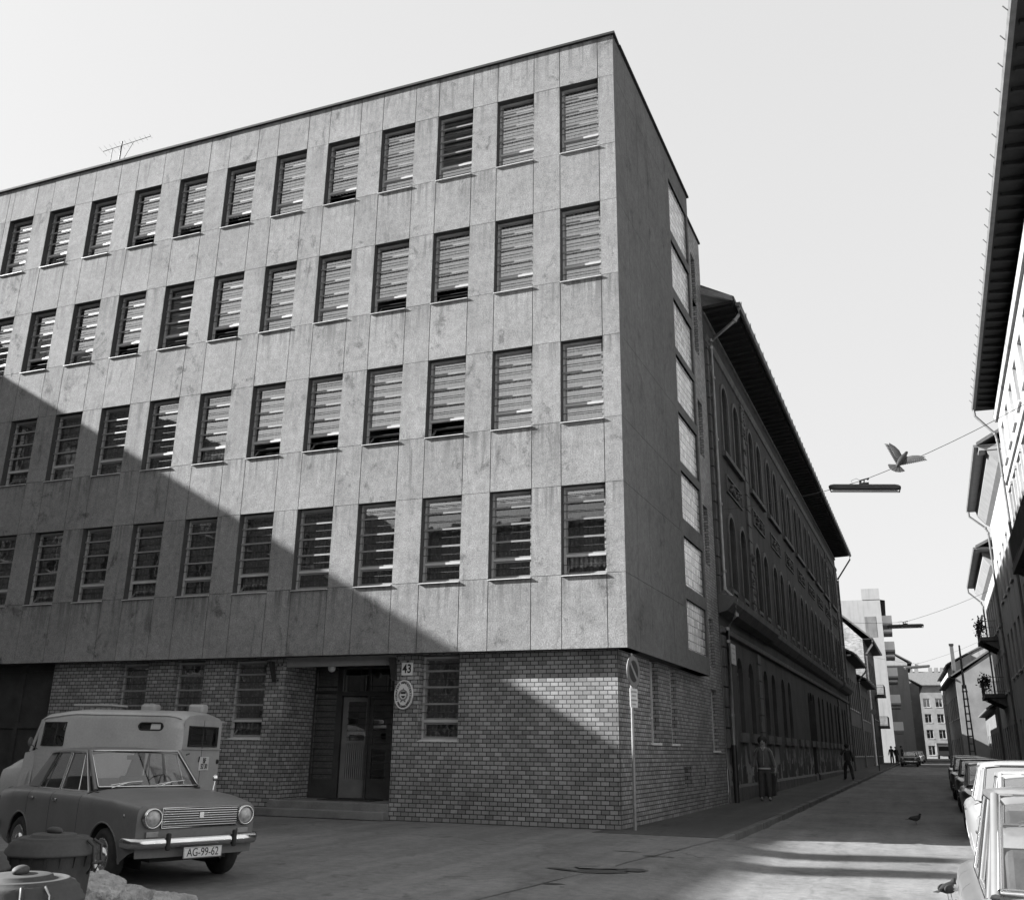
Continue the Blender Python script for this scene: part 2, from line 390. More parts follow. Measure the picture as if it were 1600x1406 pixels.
def rootloc(o):
    l = Vector(o.location)
    return l
def build(name, mb, material, parent=None, loc=None, label=None, cat=None, group=None, kind=None, uvoff=(0, 0), bevel=0):
    me = bpy.data.meshes.new(name)
    off = Vector((0, 0, 0))
    if parent is not None:
        p = parent
        while p is not None: off += Vector(p.location); p = p.parent
    elif loc is not None: off = Vector(loc)
    me.from_pydata([Vector(v) - off for v in mb.v], [], mb.f)
    me.polygons.foreach_set('use_smooth', mb.smooth)
    uvl = me.uv_layers.new(name='UVMap')
    me.update()
    for p in me.polygons:
        n = p.normal; ax = abs(n.x), abs(n.y), abs(n.z)
        for li in p.loop_indices:
            c = me.vertices[me.loops[li].vertex_index].co + off
            if ax[2] > 0.8: q = (c.x, c.y)
            elif ax[0] > ax[1]: q = (c.y, c.z)
            else: q = (c.x, c.z)
            uvl.data[li].uv = q
    me.materials.append(MATS[material])
    o = bpy.data.objects.new(name, me); COL.objects.link(o)
    if parent is not None: o.parent = parent
    elif loc is not None: o.location = loc
    if bevel:
        b = o.modifiers.new('bevel', 'BEVEL'); b.width = bevel; b.segments = 2; b.limit_method = 'ANGLE'
    tag(o, label, cat, group, kind)
    return o
def tag(o, label=None, cat=None, group=None, kind=None):
    if label: o['label'] = label
    if cat: o['category'] = cat
    if group: o['group'] = group
    if kind: o['kind'] = kind
    return o
def empty(name, loc, label, cat, group=None):
    o = bpy.data.objects.new(name, None); COL.objects.link(o); o.location = loc
    o.empty_display_size = 0.3
    return tag(o, label, cat, group)
def dup_part(o, parent, offset, keep=None):
    c = o.copy(); COL.objects.link(c); c.parent = parent
    c.location = Vector(o.location) + Vector(offset)
    for ch in list(o.children):
        d = ch.copy(); COL.objects.link(d); d.parent = c
    return c
def text_mesh(body, size, M, material, name, parent, extrude=0.002, align='CENTER', sx=1.0, bold=0.0):
    cu = bpy.data.curves.new('txt', 'FONT'); cu.body = body; cu.size = size; cu.extrude = extrude; cu.align_x = align; cu.align_y = 'CENTER'; cu.offset = bold
    t = bpy.data.objects.new('txt', cu); COL.objects.link(t)
    dg = bpy.context.evaluated_depsgraph_get(); dg.update()
    me = bpy.data.meshes.new_from_object(t.evaluated_get(dg))
    bpy.data.objects.remove(t); 
    mb = MB()
    for p in me.polygons: mb.face([M @ Vector((me.vertices[i].co.x * sx, me.vertices[i].co.y, me.vertices[i].co.z)) for i in p.vertices])
    return mb if name is None else build(name, mb, material, parent)
# ================================================================= PANEL OFFICE BUILDING
WH = 1.86
ZB[1] = 11.33
ZT = [z + WH for z in ZB]
LEN_A = 19.13          # last joint on the left
END_A = 24.0
office = empty('office_building', (CX - 8, CY + 5, 0), 'five storey concrete panel office block on a brick ground floor at the street corner', 'building')

holes = []
for r in range(4):
    for k in range(12):
        a0 = G0 + k * PW; holes.append((a0, a0 + WW, ZB[r], ZT[r]))
mb = MB(); mb.fgrid(FM, 0.012, END_A, ZP, ZROOF, holes, d=-0.014, depth=0.30)
mb.fbox(FM, 0.012, END_A, -0.30, -0.55, ZP + 0.002, ZP + 0.10)   # soffit edge
mb.face([FM(0.012, -0.014, ZP), FM(END_A, -0.014, ZP), FM(END_A, -1.2, ZP), FM(0.012, -1.2, ZP)])
build('wall', mb, 'joint_dark', office)
# facing panels
mb = MB()
al = [0.0]
for k in range(12): al += [G0 + k * PW, G0 + k * PW + WW]
al += [LEN_A, LEN_A + 1.6, LEN_A + 3.2, END_A]
zl = [ZP]
for r in (3, 2, 1, 0): zl += [ZB[r], ZT[r]]
zl.append(ZROOF)
for i in range(len(al) - 1):
    for j in range(len(zl) - 1):
        if i % 2 == 1 and i < 24 and j % 2 == 1: continue
        g1 = 0.008
        i0 = al[i] + (g1 if i else 0); i1 = al[i + 1] - g1
        dz = random.uniform(-0.0025, 0.0025)
        lo = 0.0 if j == 0 else g1 * .6
        # merge the window-strip panels upward so that spandrels read as one sheet
        mb.fbox(FM, i0, i1, dz, -0.03, zl[j] + lo, zl[j + 1] - g1 * .6)
fp = build('facing_panel', mb, 'panel_concrete', office)
at = fp.data.attributes.new('tone', 'FLOAT', 'FACE'); a2 = fp.data.attributes.new('ptop', 'FLOAT', 'FACE'); nf = len(fp.data.polygons)
for q in range(0, nf, 6):
    t_ = random.uniform(.93, 1.06); zt_ = max(mb.v[i][2] for i in mb.f[q + 1])
    for w_ in range(q, q + 6): at.data[w_].value = t_; a2.data[w_].value = zt_
# street side
mb = MB()
sa = [0.03, 0.95, 1.9, 2.85, 3.8, 4.9]
gb = [(16.9, 15.22), (14.95, 13.45), (13.15, 11.7), (11.5, 10.15), (9.87, 8.5), (8.27, 7.0), (6.56, 5.3), (4.98, 3.75)]
GA0, GA1 = 5.15, 7.35
mb.fgrid(FS, 0.03, 7.5, ZP, ZROOF, [(GA0, GA1, b, t) for t, b in gb], d=-0.012, depth=0.12)
mb.face([FS(0.03, -0.012, ZP), FS(7.5, -0.012, ZP), FS(7.5, -0.5, ZP), FS(0.03, -0.5, ZP)])
mb.face([FS(7.5, -0.012, ZP), FS(7.5, -0.4, ZP), FS(7.5, -0.4, ZROOF), FS(7.5, -0.012, ZROOF)])
build('street_side_wall', mb, 'joint_dark', office)
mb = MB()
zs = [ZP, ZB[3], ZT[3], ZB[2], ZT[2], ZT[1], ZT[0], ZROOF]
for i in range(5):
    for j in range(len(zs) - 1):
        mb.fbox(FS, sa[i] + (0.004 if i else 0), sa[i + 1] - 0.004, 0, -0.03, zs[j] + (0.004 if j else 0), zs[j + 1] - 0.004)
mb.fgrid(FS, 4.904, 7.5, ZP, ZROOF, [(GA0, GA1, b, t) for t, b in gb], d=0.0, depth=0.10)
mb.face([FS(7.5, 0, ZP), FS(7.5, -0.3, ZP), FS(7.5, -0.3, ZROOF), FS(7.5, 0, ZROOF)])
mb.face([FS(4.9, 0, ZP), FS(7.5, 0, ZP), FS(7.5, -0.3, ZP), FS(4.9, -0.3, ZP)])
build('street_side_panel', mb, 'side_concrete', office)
for t, b in gb:
    mb = MB(); mb.fbox(FS, GA0, GA1, -0.06, -0.14, b, t); build('glass_block_window', mb, 'glass_block', office)
# roof
mb = MB()
mb.fbox(FM, -0.06, END_A, 0.06, -0.45, ZROOF, ZROOF + 0.06)
mb.fbox(FS, 0.45, 7.55, 0.06, -0.45, ZROOF + 0.001, ZROOF + 0.061)
mb.fbox(FS, 7.5, 10.4, -SB + 0.05, -SB - 0.4, ZROOF - 0.02, ZROOF + 0.04)
build('roof_flashing', mb, 'roof_dark', office)
mb = MB(); mb.box(CX - END_A, CX - 0.3, CY + 0.3, CY + 11, ZROOF - 0.35, ZROOF - 0.15)
mb.box(CX - END_A - 0.02, CX - END_A + 0.2, CY + 0.02, CY + 11, ZP, ZROOF)
mb.box(CX - END_A, CX - 0.1, CY + 10.9, CY + 11, 0, ZROOF)
build('roof', mb, 'roof_dark', office)
# interior floors and back wall
mb = MB()
mb.box(CX - END_A, CX - 0.35, CY + 4.2, CY + 4.3, 0, ZROOF - .4)
for z in (3.3, 6.75 + .35, 10.1 + .35, 13.4 + .3, 17.0): mb.box(CX - END_A, CX - 0.35, CY + 0.35, CY + 4.2, z, z + 0.15)
for k in (0, 2, 4, 6, 8, 10, 12): 
    x = CX - (G0 + k * PW) + 0.33
    if k: mb.box(x - 0.05, x + 0.05, CY + 0.33, CY + 4.2, 3.4, ZROOF - .4)
mat('dark_interior_wall', 0.16, 0.9, 0.2, 2); build('interior', mb, 'dark_interior_wall', office)

# brick ground floor
gw = [(3.64, 4.56), (8.39, 9.34), (10.09, 10.99), (11.72, 12.62)]
DA0, DA1 = 5.13, 7.89
bh = [(a, b, 1.53, 3.26) for a, b in gw] + [(DA0, DA1, 0.0, ZP + .05), (14.64, 19.4, 0.0, ZP + .05)]
mb = MB(); mb.fgrid(FM, SB - 0.002, END_A, -0.15, ZP + .05, bh, d=-SB, depth=0.24)
# porch side walls
for a in (DA0, DA1):
    mb.face([FM(a, -SB - .24, -.1), FM(a, -1.6, -.1), FM(a, -1.6, ZP), FM(a, -SB - .24, ZP)])
sl = [(2.55, 3.2, 1.57, 3.3), (4.3, 4.85, 1.57, 3.25), (5.35, 6.1, 0.58, 1.06), (6.85, 7.6, 0.58, 1.06), (8.75, 9.5, 1.44, 3.05)]
mb.fgrid(FS, SB - 0.002, 7.5, -0.2, ZP + .05, [h for h in sl if h[1] < 7.5], d=-SB, depth=0.24)
up = [(8.75, 9.5, 1.44, 3.05)] + [(8.95, 9.55, b, b + 1.75) for b in (14.85, 11.6, 8.1, 4.85)]
up = [(8.75, 9.5, 1.44, 3.05)] + [(8.95, 9.55, b, b + 1.75) for b in (13.2, 9.85, 6.55)] + [(8.95, 9.55, 14.95, 16.6), (8.95, 9.55, 3.65, 5.0)]
mb.fgrid(FS, 7.5, 10.35, -0.2, ZROOF - .02, [(7.5, 7.6, 0.58, 1.06)] + up, d=-SB, depth=0.24)
build('brick_wall', mb, 'clinker', office)
for h in sl + up:
    mb = MB(); mb.fbox(FS, h[0] - .02, h[1] + .02, -SB - .2, -SB - .26, h[2] - .02, h[3] + .02); build('dark_pane', mb, 'dark_room', office)
for h in sl[:2] + up[:1]:
    mb = MB(); mb.fbox(FS, h[0] - .05, h[1] + .05, -SB + .04, -SB - .2, h[2] - .05, h[2] - .002); build('window_sill', mb, 'sill_zinc', office)
for h in sl[:2] + up:
    F = FS; mb = MB()
    w = 0.045; d0, d1 = -SB - .13, -SB - .18
    mb.fbox(F, h[0], h[0] + w, d0, d1, h[2], h[3]); mb.fbox(F, h[1] - w, h[1], d0, d1, h[2], h[3])
    mb.fbox(F, h[0] + w, h[1] - w, d0, d1, h[2], h[2] + w); mb.fbox(F, h[0] + w, h[1] - w, d0, d1, h[3] - w, h[3])
    mb.fbox(F, h[0] + w, h[1] - w, d0, d1, h[2] + .5, h[2] + .54)
    build('street_window_frame', mb, 'frame_paint', office)

# ---- windows
glass('open_glass', 0.03, 0.25, .9)
def make_window(a0, w, zb, h, base, kind, opened, brickw=False):
    """kind: net / lace / none"""
    F = lambda a, d, z: FM(a, base + d, z)
    fd = -0.165 if not brickw else -0.14
    t = 0.045
    m = MB()
    zt = zb + h; zm = zb + h * 0.225
    m.fbox(F, a0 + .003, a0 + t, fd, fd - .06, zb, zt); m.fbox(F, a0 + w - t, a0 + w - .003, fd, fd - .06, zb, zt)
    m.fbox(F, a0 + t, a0 + w - t, fd, fd - .06, zt - t, zt - .003); m.fbox(F, a0 + t, a0 + w - t, fd + .01, fd - .06, zm - .03, zm + .02)
    m.fbox(F, a0 + t, a0 + w - t, fd, fd - .06, zb + .005, zb + .035)
    fr = build('window', m, 'frame_paint', office)
    # inner casement
    m = MB(); s = 0.035
    for (b0, b1, c0, c1) in ((a0 + t, a0 + w - t, zm + .02, zt - t),):
        m.fbox(F, b0 + .002, b0 + s, fd - .015, fd - .05, c0 + .002, c1 - .002); m.fbox(F, b1 - s, b1 - .002, fd - .015, fd - .05, c0 + .002, c1 - .002)
        m.fbox(F, b0 + s, b1 - s, fd - .015, fd - .05, c0 + .002, c0 + s); m.fbox(F, b0 + s, b1 - s, fd - .015, fd - .05, c1 - s, c1 - .002)
    build('casement', m, 'white_bar', fr)
    m = MB(); m.face([F(a0 + t, fd - .03, zm + .03), F(a0 + w - t, fd - .03, zm + .03), F(a0 + w - t, fd - .03, zt - t), F(a0 + t, fd - .03, zt - t)][::-1])
    build('pane', m, 'window_glass' if kind != 'none' else 'open_glass', fr)
    # lower sash
    b0, b1, c0, c1 = a0 + t + .003, a0 + w - t - .003, zb + .036, zm - .032
    ang = R(38) if opened else 0.0
    def S(a, e, z):   # z measured up from the hinge, e outwards
        return F(a, fd - .03 + e * cos(ang) - z * sin(ang), c0 + z * cos(ang) + e * sin(ang))
    hh = c1 - c0; m = MB()
    m.fbox(S, b0, b0 + s, .016, -.016, 0, hh); m.fbox(S, b1 - s, b1, .016, -.016, 0, hh); m.fbox(S, b0 + s, b1 - s, .016, -.016, 0, s); m.fbox(S, b0 + s, b1 - s, .016, -.016, hh - s, hh)
    build('lower_sash', m, 'white_bar', fr)
    m = MB(); m.face([S(b0 + s, 0, s), S(b1 - s, 0, s), S(b1 - s, 0, hh - s), S(b0 + s, 0, hh - s)][::-1]); build('lower_pane', m, 'clear_glass' if opened else 'window_glass', fr)
    m = MB()
    for f in (0.18, 0.375, 0.575): m.fbox(F, a0 + .004, a0 + w - .004, fd + .035, fd + .02, zt - h * f - .019, zt - h * f + .019)
    build('security_slat', m, 'white_bar', fr)
    m = MB()
    for f in (0.09, 0.277, 0.475, 0.675, 0.88): m.tube([F(a0 + .004, fd + .03, zt - h * f), F(a0 + w - .004, fd + .03, zt - h * f)], 0.008, 5)
    build('security_rod', m, 'rod_black', fr)
    m = MB(); m.fprism(F, [(0.045, zb - .035), (0.045, zb - .022), (fd + .01, zb + .004), (fd + .01, zb - .03)], a0 - (.08 if brickw else 0), a0 + w + (.03 if brickw else 0))
    build('window_sill', m, 'sill_zinc', fr)
    if kind != 'none':
        m = MB(); rows = []
        npt = 48; cb_ = 0; ca, cb = (a0 + t, a0 + w - t) if kind == 'net' else (a0 + t, a0 + w * .97)
        ph = random.uniform(0, 6)
        for j in range(5):
            z_ = zm + .03 if opened and kind == 'net' else zb + .02; z = z_ + (zb + h - .02 - z_) * j / 4
            rows.append([F(ca + (cb - ca) * i / npt, fd - .16 + .018 * sin(i * 1.15 + ph + .1 * j) + .01 * sin(i * .47 + j * .3), z) for i in range(npt + 1)])
        m.grid(rows); build('curtain', m, 'net_curtain' if kind == 'net' else 'lace', fr)
    return fr
a0 = G0
TPL = {}
def place_windows():
    kinds = {}
    for r in range(4):
        for k in range(12):
            if r < 2: kd = 'net'
            elif r == 2: kd = 'net' if k < 5 else 'lace'
            else: kd = 'lace'
            kinds[(r, k)] = [kd, False]
    for rk in ((0, 2), (1, 7), (0, 10)): kinds[rk][0] = 'none' if rk != (0, 10) else 'lace'
    for rk in ((1, 9), (1, 11), (2, 5)): kinds[rk][0] = 'lace'
    kinds[(2, 5)][0] = 'net'
    for rk in ((0, 4), (0, 6), (0, 7), (0, 8), (0, 10), (1, 2), (1, 3), (1, 6), (1, 7), (1, 8), (1, 10), (2, 2), (2, 3), (2, 4), (2, 5), (2, 6), (2, 10), (3, 0), (3, 5), (3, 7), (3, 9)):
        if rk in kinds: kinds[rk][1] = True
    for (r, k), (kd, op) in kinds.items():
        key = (kd, op)
        if key not in TPL:
            TPL[key] = (make_window(G0 + k * PW, WW, ZB[r], WH, 0.0, kd, op), r, k)
        else:
            o, r0, k0 = TPL[key]
            dup_part(o, office, (-(k - k0) * PW, 0, ZB[r] - ZB[r0]))
place_windows()
for i, (a, b) in enumerate(gw): make_window(a, b - a, 1.56, 1.69, -SB - .06, 'lace', i == 1, True)

# ---- entrance
DY = -1.55   # d of the door plane
ents = office
mb = MB()
mb.fbox(FM, DA0, DA1, DY, DY - .2, 3.2, ZP); 
mb.face([FM(DA0, -SB - .02, 3.2), FM(DA1, -SB - .02, 3.2), FM(DA1, DY, 3.2), FM(DA0, DY, 3.2)])
mb.fbox(FM, DA0 + .01, DA1 - .01, -SB - .03, -SB - .12, 3.08, ZP)
build('porch_ceiling', mb, 'mid_paint', office)
mb = MB(); mb.ball(FM(6.85, -SB - .25, 3.06), 0.085, 14, 10); build('porch_lamp', mb, 'enamel_white', office)
mb = MB()
def aX(x): return CX - x
zf = 0.31
mb.fbox(FM, aX(-11.82), aX(-12.45), DY, DY - .06, zf, zf + .40)       # kick panel of the sidelight
for x0, x1, z0, z1 in ((-12.45, -12.40, zf, 3.2), (-11.84, -11.70, zf, 3.2), (-12.40, -11.84, 2.56, 2.64), (-11.70, -9.69, 2.52, 2.62), (-12.40, -9.69, 3.12, 3.2), (-11.03, -10.97, 2.62, 3.12), (-11.03, -10.97, zf, 2.52), (-10.45, -10.38, zf, 2.52), (-10.38, -9.7, zf, zf + .4)):
    mb.fbox(FM, aX(x1), aX(x0), DY + .02, DY - .07, z0, z1)
dr = build('entrance_frame', mb, 'door_paint', office)
mb = MB()
for x0, x1, z0, z1 in ((-12.40, -11.84, zf + .4, 2.56), (-12.40, -11.84, 2.64, 3.12), (-11.70, -11.03, 2.62, 3.12), (-10.97, -9.7, 2.62, 3.12), (-10.38, -9.7, zf + .4, 2.52)):
    mb.fbox(FM, aX(x1), aX(x0), DY - .03, DY - .04, z0, z1)
build('pane', mb, 'clear_glass', dr)
mb = MB(); mb.fbox(FM, aX(-11.86), aX(-12.38), DY - .045, DY - .06, zf + .42, 3.1); build('sidelight_screen', mb, 'galvanised', dr)
mb = MB()
for i in range(15):
    z = zf + .5 + i * .137
    mb.tube([FM(aX(-12.41), DY + .05, z), FM(aX(-11.83), DY + .05, z)], 0.011, 6)
    mb.tube([FM(aX(-11.02), DY + .05, z), FM(aX(-10.4), DY + .05, z)], 0.009, 6)
build('security_rod', mb, 'rod_black', dr)
# left leaf, pale, slightly ajar
th = R(-14)
def LF(a, e, z):
    t_ = R(12); return Vector((-11.68 + a * cos(t_) + e * sin(t_), CY - DY + 0.03 + a * sin(t_) - e * cos(t_), z))
mb = MB(); w = 0.64
mb.fbox(LF, 0, .12, 0, -.05, zf + .01, 2.5); mb.fbox(LF, w - .09, w, 0, -.05, zf + .01, 2.5)
mb.fbox(LF, .12, w - .09, 0, -.05, 2.40, 2.5); mb.fbox(LF, .12, w - .09, 0, -.05, zf + .01, zf + .40); mb.fbox(LF, .12, w - .09, 0, -.05, 1.48, 1.54)
dl = build('door', mb, 'light_door', office)
mb = MB()
for i in range(9): mb.fbox(LF, .13 + i * .047, .155 + i * .047, -.01, -.04, zf + .4, 1.48)
build('ribbed_panel', mb, 'mid_paint', dl)
mb = MB(); mb.fbox(LF, .12, w - .09, -.02, -.03, 1.54, 2.40); build('pane', mb, 'clear_glass', dl)
mb = MB(); mb.tube([LF(w - .05, .05, 1.15), LF(w - .05, .05, 1.45)], .012, 8); mb.tube([LF(w - .05, -.02, 1.3), LF(w - .05, .05, 1.3)], .01, 8); build('handle', mb, 'hub_metal', dl)
mb = MB(); 
for i in range(6): mb.tube([LF(.12, .03, 1.62 + i * .137), LF(w - .09, .03, 1.62 + i * .137)], 0.009, 6)
build('security_rod', mb, 'rod_black', dl)
# right leaf, dark
mb = MB()
for x0, x1, z0, z1 in ((-10.97, -10.88, zf + .01, 2.51), (-10.53, -10.45, zf + .01, 2.51), (-10.88, -10.53, 2.42, 2.51), (-10.88, -10.53, zf + .01, zf + .42), (-10.88, -10.53, 1.38, 1.46)):
    mb.fbox(FM, aX(x1), aX(x0), DY - .002, DY - .05, z0, z1)
d2 = build('door', mb, 'door_paint', office)
mb = MB(); mb.fbox(FM, aX(-10.53), aX(-10.88), DY - .02, DY - .03, zf + .42, 2.42); build('pane', mb, 'clear_glass', d2)
mb = MB(); mb.box(-12.5, -9.6, 21.6, 21.7, 0, 3.3); mb.box(-12.5, -9.6, CY - DY + .1, 21.7, 0.25, 0.3); mb.box(-12.55, -12.5, CY - DY + .1, 21.7, 0, 3.3); build('hallway', mb, 'dark_interior_wall', office)
mb = MB()
mb.box(-12.95, -9.69, CY + .02, CY + SB + .1, 0.0, 0.155); mb.box(-12.62, -9.695, CY + SB - .03, CY + 1.7, 0.0, 0.305)
build('step', mb, 'stone_step', office, bevel=0.012)
mb = MB(); mb.box(-11.7, -10.4, CY + .75, CY + 1.35, 0.306, 0.322); build('doormat', mb, 'rubber', None, label='dark rubber mat lying on the top step in front of the entrance doors', cat='doormat')
# gate
mb = MB()
ga0, ga1 = 14.64, 19.4
mb.fbox(FM, ga0, ga1, -SB - .22, -SB - .27, 0.02, ZP)
for i in range(5):
    a = ga0 + i * (ga1 - ga0) / 4
    mb.fbox(FM, max(ga0, a - .07), min(ga1, a + .07), -SB - .17, -SB - .22, 0.02, ZP - .01)
for z in (0.05, 1.75, 3.12): mb.fbox(FM, ga0 + .08, ga1 - .08, -SB - .175, -SB - .22, z, z + .13)
build('garage_door', mb, 'gate_wood', office)
# plaster patches round old bracket holes
mb = MB(); mh = MB()
for (x, z) in ((-12.62, 3.13), (-12.42 - .1, 3.13), (-12.60, 2.80), (-9.60, 3.16), (-9.38, 3.14), (-9.50, 2.86)):
    n = 14; pts = []
    ph = random.random() * 6
    for i in range(n):
        r = 0.05 * (1 + .35 * sin(3 * i + ph) * random.random()) + random.uniform(-.012, .03)
        pts.append((x + r * 1.15 * cos(2 * pi * i / n), z + r * .85 * sin(2 * pi * i / n)))
    c = Vector((x, CY + SB - .018, z))
    for i in range(n):
        p, q = pts[i], pts[(i + 1) % n]
        mb.face([c, (p[0], CY + SB - .004, p[1]), (q[0], CY + SB - .004, q[1])])
    mh.lathe([(0.0, .0), (.024, 0.0), (.026, .03)], 10, Matrix.Translation((x - .01, CY + SB - .021, z)) @ Matrix.Rotation(R(-90), 4, 'X'))
build('plaster_patch', mb, 'light_plaster', office); build('bracket_hole', mh, 'black_paint', office)
mb = MB()
mb.hexa([(-9.72, CY + SB - .10, 2.75), (-9.62, CY + SB - .10, 2.75), (-9.62, CY + SB - .03, 2.75), (-9.72, CY + SB - .03, 2.75), (-9.78, CY + SB - .16, 3.22), (-9.66, CY + SB - .16, 3.22), (-9.66, CY + SB - .03, 3.22), (-9.78, CY + SB - .03, 3.22)])
mb.hexa([(-12.70, CY + SB - .10, 2.75), (-12.64, CY + SB - .10, 2.75), (-12.64, CY + SB - .03, 2.75), (-12.70, CY + SB - .03, 2.75), (-12.80, CY + SB - .16, 3.2), (-12.72, CY + SB - .16, 3.2), (-12.72, CY + SB - .03, 3.2), (-12.80, CY + SB - .03, 3.2)])
build('flag_holder', mb, 'black_paint', office)

# ---- house number and oval plaque
M1 = lambda x, y, z: Matrix.Translation((x, y, z)) @ Matrix.Rotation(R(90), 4, 'X')
hn = empty('house_number_sign', (-9.40, CY + SB - .02, 2.99), 'small white enamel house number plate reading 43 by the entrance', 'sign')
mb = MB(); mb.box(-9.53, -9.27, CY + SB - .025, CY + SB - .006, 2.855, 3.115); build('plate', mb, 'enamel_white', hn, bevel=.005)
text_mesh('43', 0.25, M1(-9.40, CY + SB - .027, 2.983), 'black_paint', 'numerals', hn, bold=0.006, sx=.85)
pq = empty('oval_plaque', (-9.45, CY + SB - .03, 2.46), 'white oval office plaque with a wreathed coat of arms right of the entrance', 'sign')
def oval(a, b, y0, y1, cz=2.46, cx=-9.45, n=40):
    m = MB(); P = [(cx + a * cos(2 * pi * i / n), cz + b * sin(2 * pi * i / n)) for i in range(n)]
    m.face([(p[0], y0, p[1]) for p in P])
    m.grid([[(p[0], y0, p[1]) for p in P], [(p[0], y1, p[1]) for p in P]], True, True)
    return m
YB = CY + SB
build('plate', oval(.215, .30, YB - .045, YB - .005), 'enamel_white', pq)
m = MB(); m.tube([(-9.45 + .205 * cos(2 * pi * i / 40), YB - .047, 2.46 + .29 * sin(2 * pi * i / 40)) for i in range(41)], .008, 6); build('rim', m, 'enamel_white', pq)
m = MB(); m.tube([(-9.45 + .095 * cos(2 * pi * i / 30), YB - .05, 2.455 + .10 * sin(2 * pi * i / 30)) for i in range(31)], .017, 6); build('wreath', m, 'mid_paint', pq)
m = MB(); sh = [(-.055, .06), (.055, .06), (.055, -.02), (0, -.07), (-.055, -.02)]
for z0, z1, w0, w1 in ((.022, .06, .055, .055), (-.065, -.02, .012, .055)):
    m.face([(-9.45 - w0, YB - .052, 2.455 + z0), (-9.45 + w0, YB - .052, 2.455 + z0), (-9.45 + w1, YB - .052, 2.455 + z1), (-9.45 - w1, YB - .052, 2.455 + z1)])
for sgn in (-1, 1): m.face([(-9.45 + sgn * .01, YB - .052, 2.35), (-9.45 + sgn * .05, YB - .052, 2.30), (-9.45 + sgn * .065, YB - .052, 2.32), (-9.45 + sgn * .02, YB - .052, 2.36)])
m.face([(-9.465, YB - .053, 2.565), (-9.435, YB - .053, 2.565), (-9.45, YB - .053, 2.60)])
build('coat_of_arms', m, 'black_paint', pq)
m = MB()
def ring_text(s, t0, t1, flip):
    for i, ch in enumerate(s):
        if ch == ' ': continue
        t = t0 + (t1 - t0) * i / max(1, len(s) - 1)
        x, z = -9.45 + .165 * cos(t), 2.46 + .245 * sin(t)
        tang = math.atan2(-.245 * cos(t), .165 * sin(t)) if not flip else math.atan2(.245 * cos(t), -.165 * sin(t))
        k = text_mesh(ch, .062, Matrix.Translation((x, YB - .049, z)) @ Matrix.Rotation(-tang, 4, 'Y') @ Matrix.Rotation(R(90), 4, 'X'), None, None, None, .001, bold=.003)
        i0 = len(m.v); m.v += k.v; m.f += [tuple(i0 + q for q in f) for f in k.f]; m.smooth += k.smooth
ring_text('BUDAPEST MINISZTERTAN', R(205), R(-22), False)
ring_text('FELUGYELOSEG', R(222), R(325), True)
build('lettering', m, 'black_paint', pq)

# ---- no parking sign
ns = empty('no_parking_sign', (-4.57, 18.19, 0), 'round no parking sign with white text plate on a pole at the brick corner', 'street sign')
mb = MB(); mb.tube([(-4.57, 18.19, 0), (-4.565, 18.19, 3.2)], 0.03, 10); build('pole', mb, 'galvanised', ns)
nd = Vector((cos(R(-10)), sin(R(-10)), 0)); ud = Vector((-nd.y, nd.x, 0))
Md = Matrix(((ud.x, 0, nd.x, 0), (ud.y, 0, nd.y, 0), (0, 1, 0, 0), (0, 0, 0, 1)))
def disc(r0, r1, e, thick=0, n=36):
    m = MB(); Mx = Matrix.Translation(Vector((-4.57, 18.19, 2.86)) + nd * e) @ Md
    if r0 == 0: m.face([Mx @ Vector((r1 * cos(2 * pi * i / n), r1 * sin(2 * pi * i / n), 0)) for i in range(n)])
    else: m.grid([[Mx @ Vector((r * cos(2 * pi * i / n), r * sin(2 * pi * i / n), 0)) for i in range(n)] for r in (r0, r1)], False, True)
    if thick: m.grid([[Mx @ Vector((r1 * cos(2 * pi * i / n), r1 * sin(2 * pi * i / n), z)) for i in range(n)] for z in (0, -thick)], True, True); m.face([Mx @ Vector((r1 * cos(-2 * pi * i / n), r1 * sin(-2 * pi * i / n), -thick)) for i in range(n)])
    return m
build('disc', disc(0, .30, .05, .015), 'galvanised', ns)
build('red_ring', disc(.215, .288, .053), 'red_enamel', ns)
build('blue_field', disc(0, .205, .053), 'blue_enamel', ns)
m = MB(); Mx = Matrix.Translation(Vector((-4.57, 18.19, 2.86)) + nd * .056) @ Md @ Matrix.Rotation(R(-45), 4, 'Z')
m.face([Mx @ Vector(p) for p in ((-.21, -.032, 0), (.21, -.032, 0), (.21, .032, 0), (-.21, .032, 0))]); build('slash', m, 'mid_paint', ns)
m = MB(); Mx = Matrix.Translation(Vector((-4.57, 18.19, 2.36)) + nd * .045) @ Md
P = [Mx @ Vector(p) for p in ((-.17, -.175, -.01), (.17, -.175, -.01), (.17, .175, -.01), (-.17, .175, -.01), (-.17, -.175, 0), (.17, -.175, 0), (.17, .175, 0), (-.17, .175, 0))]
m.hexa(P); build('text_plate', m, 'enamel_white', ns)
m = MB()
for y, w in ((.115, .12), (.04, .10), (-.04, .13), (-.115, .09)):
    x = -w
    while x < w:
        l = random.uniform(.015, .04); m.face([Mx @ Vector(p) for p in ((x, y - .016, .002), (x + l, y - .016, .002), (x + l, y + .016, .002), (x, y + .016, .002))]); x += l + .012
build('plate_lettering', m, 'mid_paint', ns)

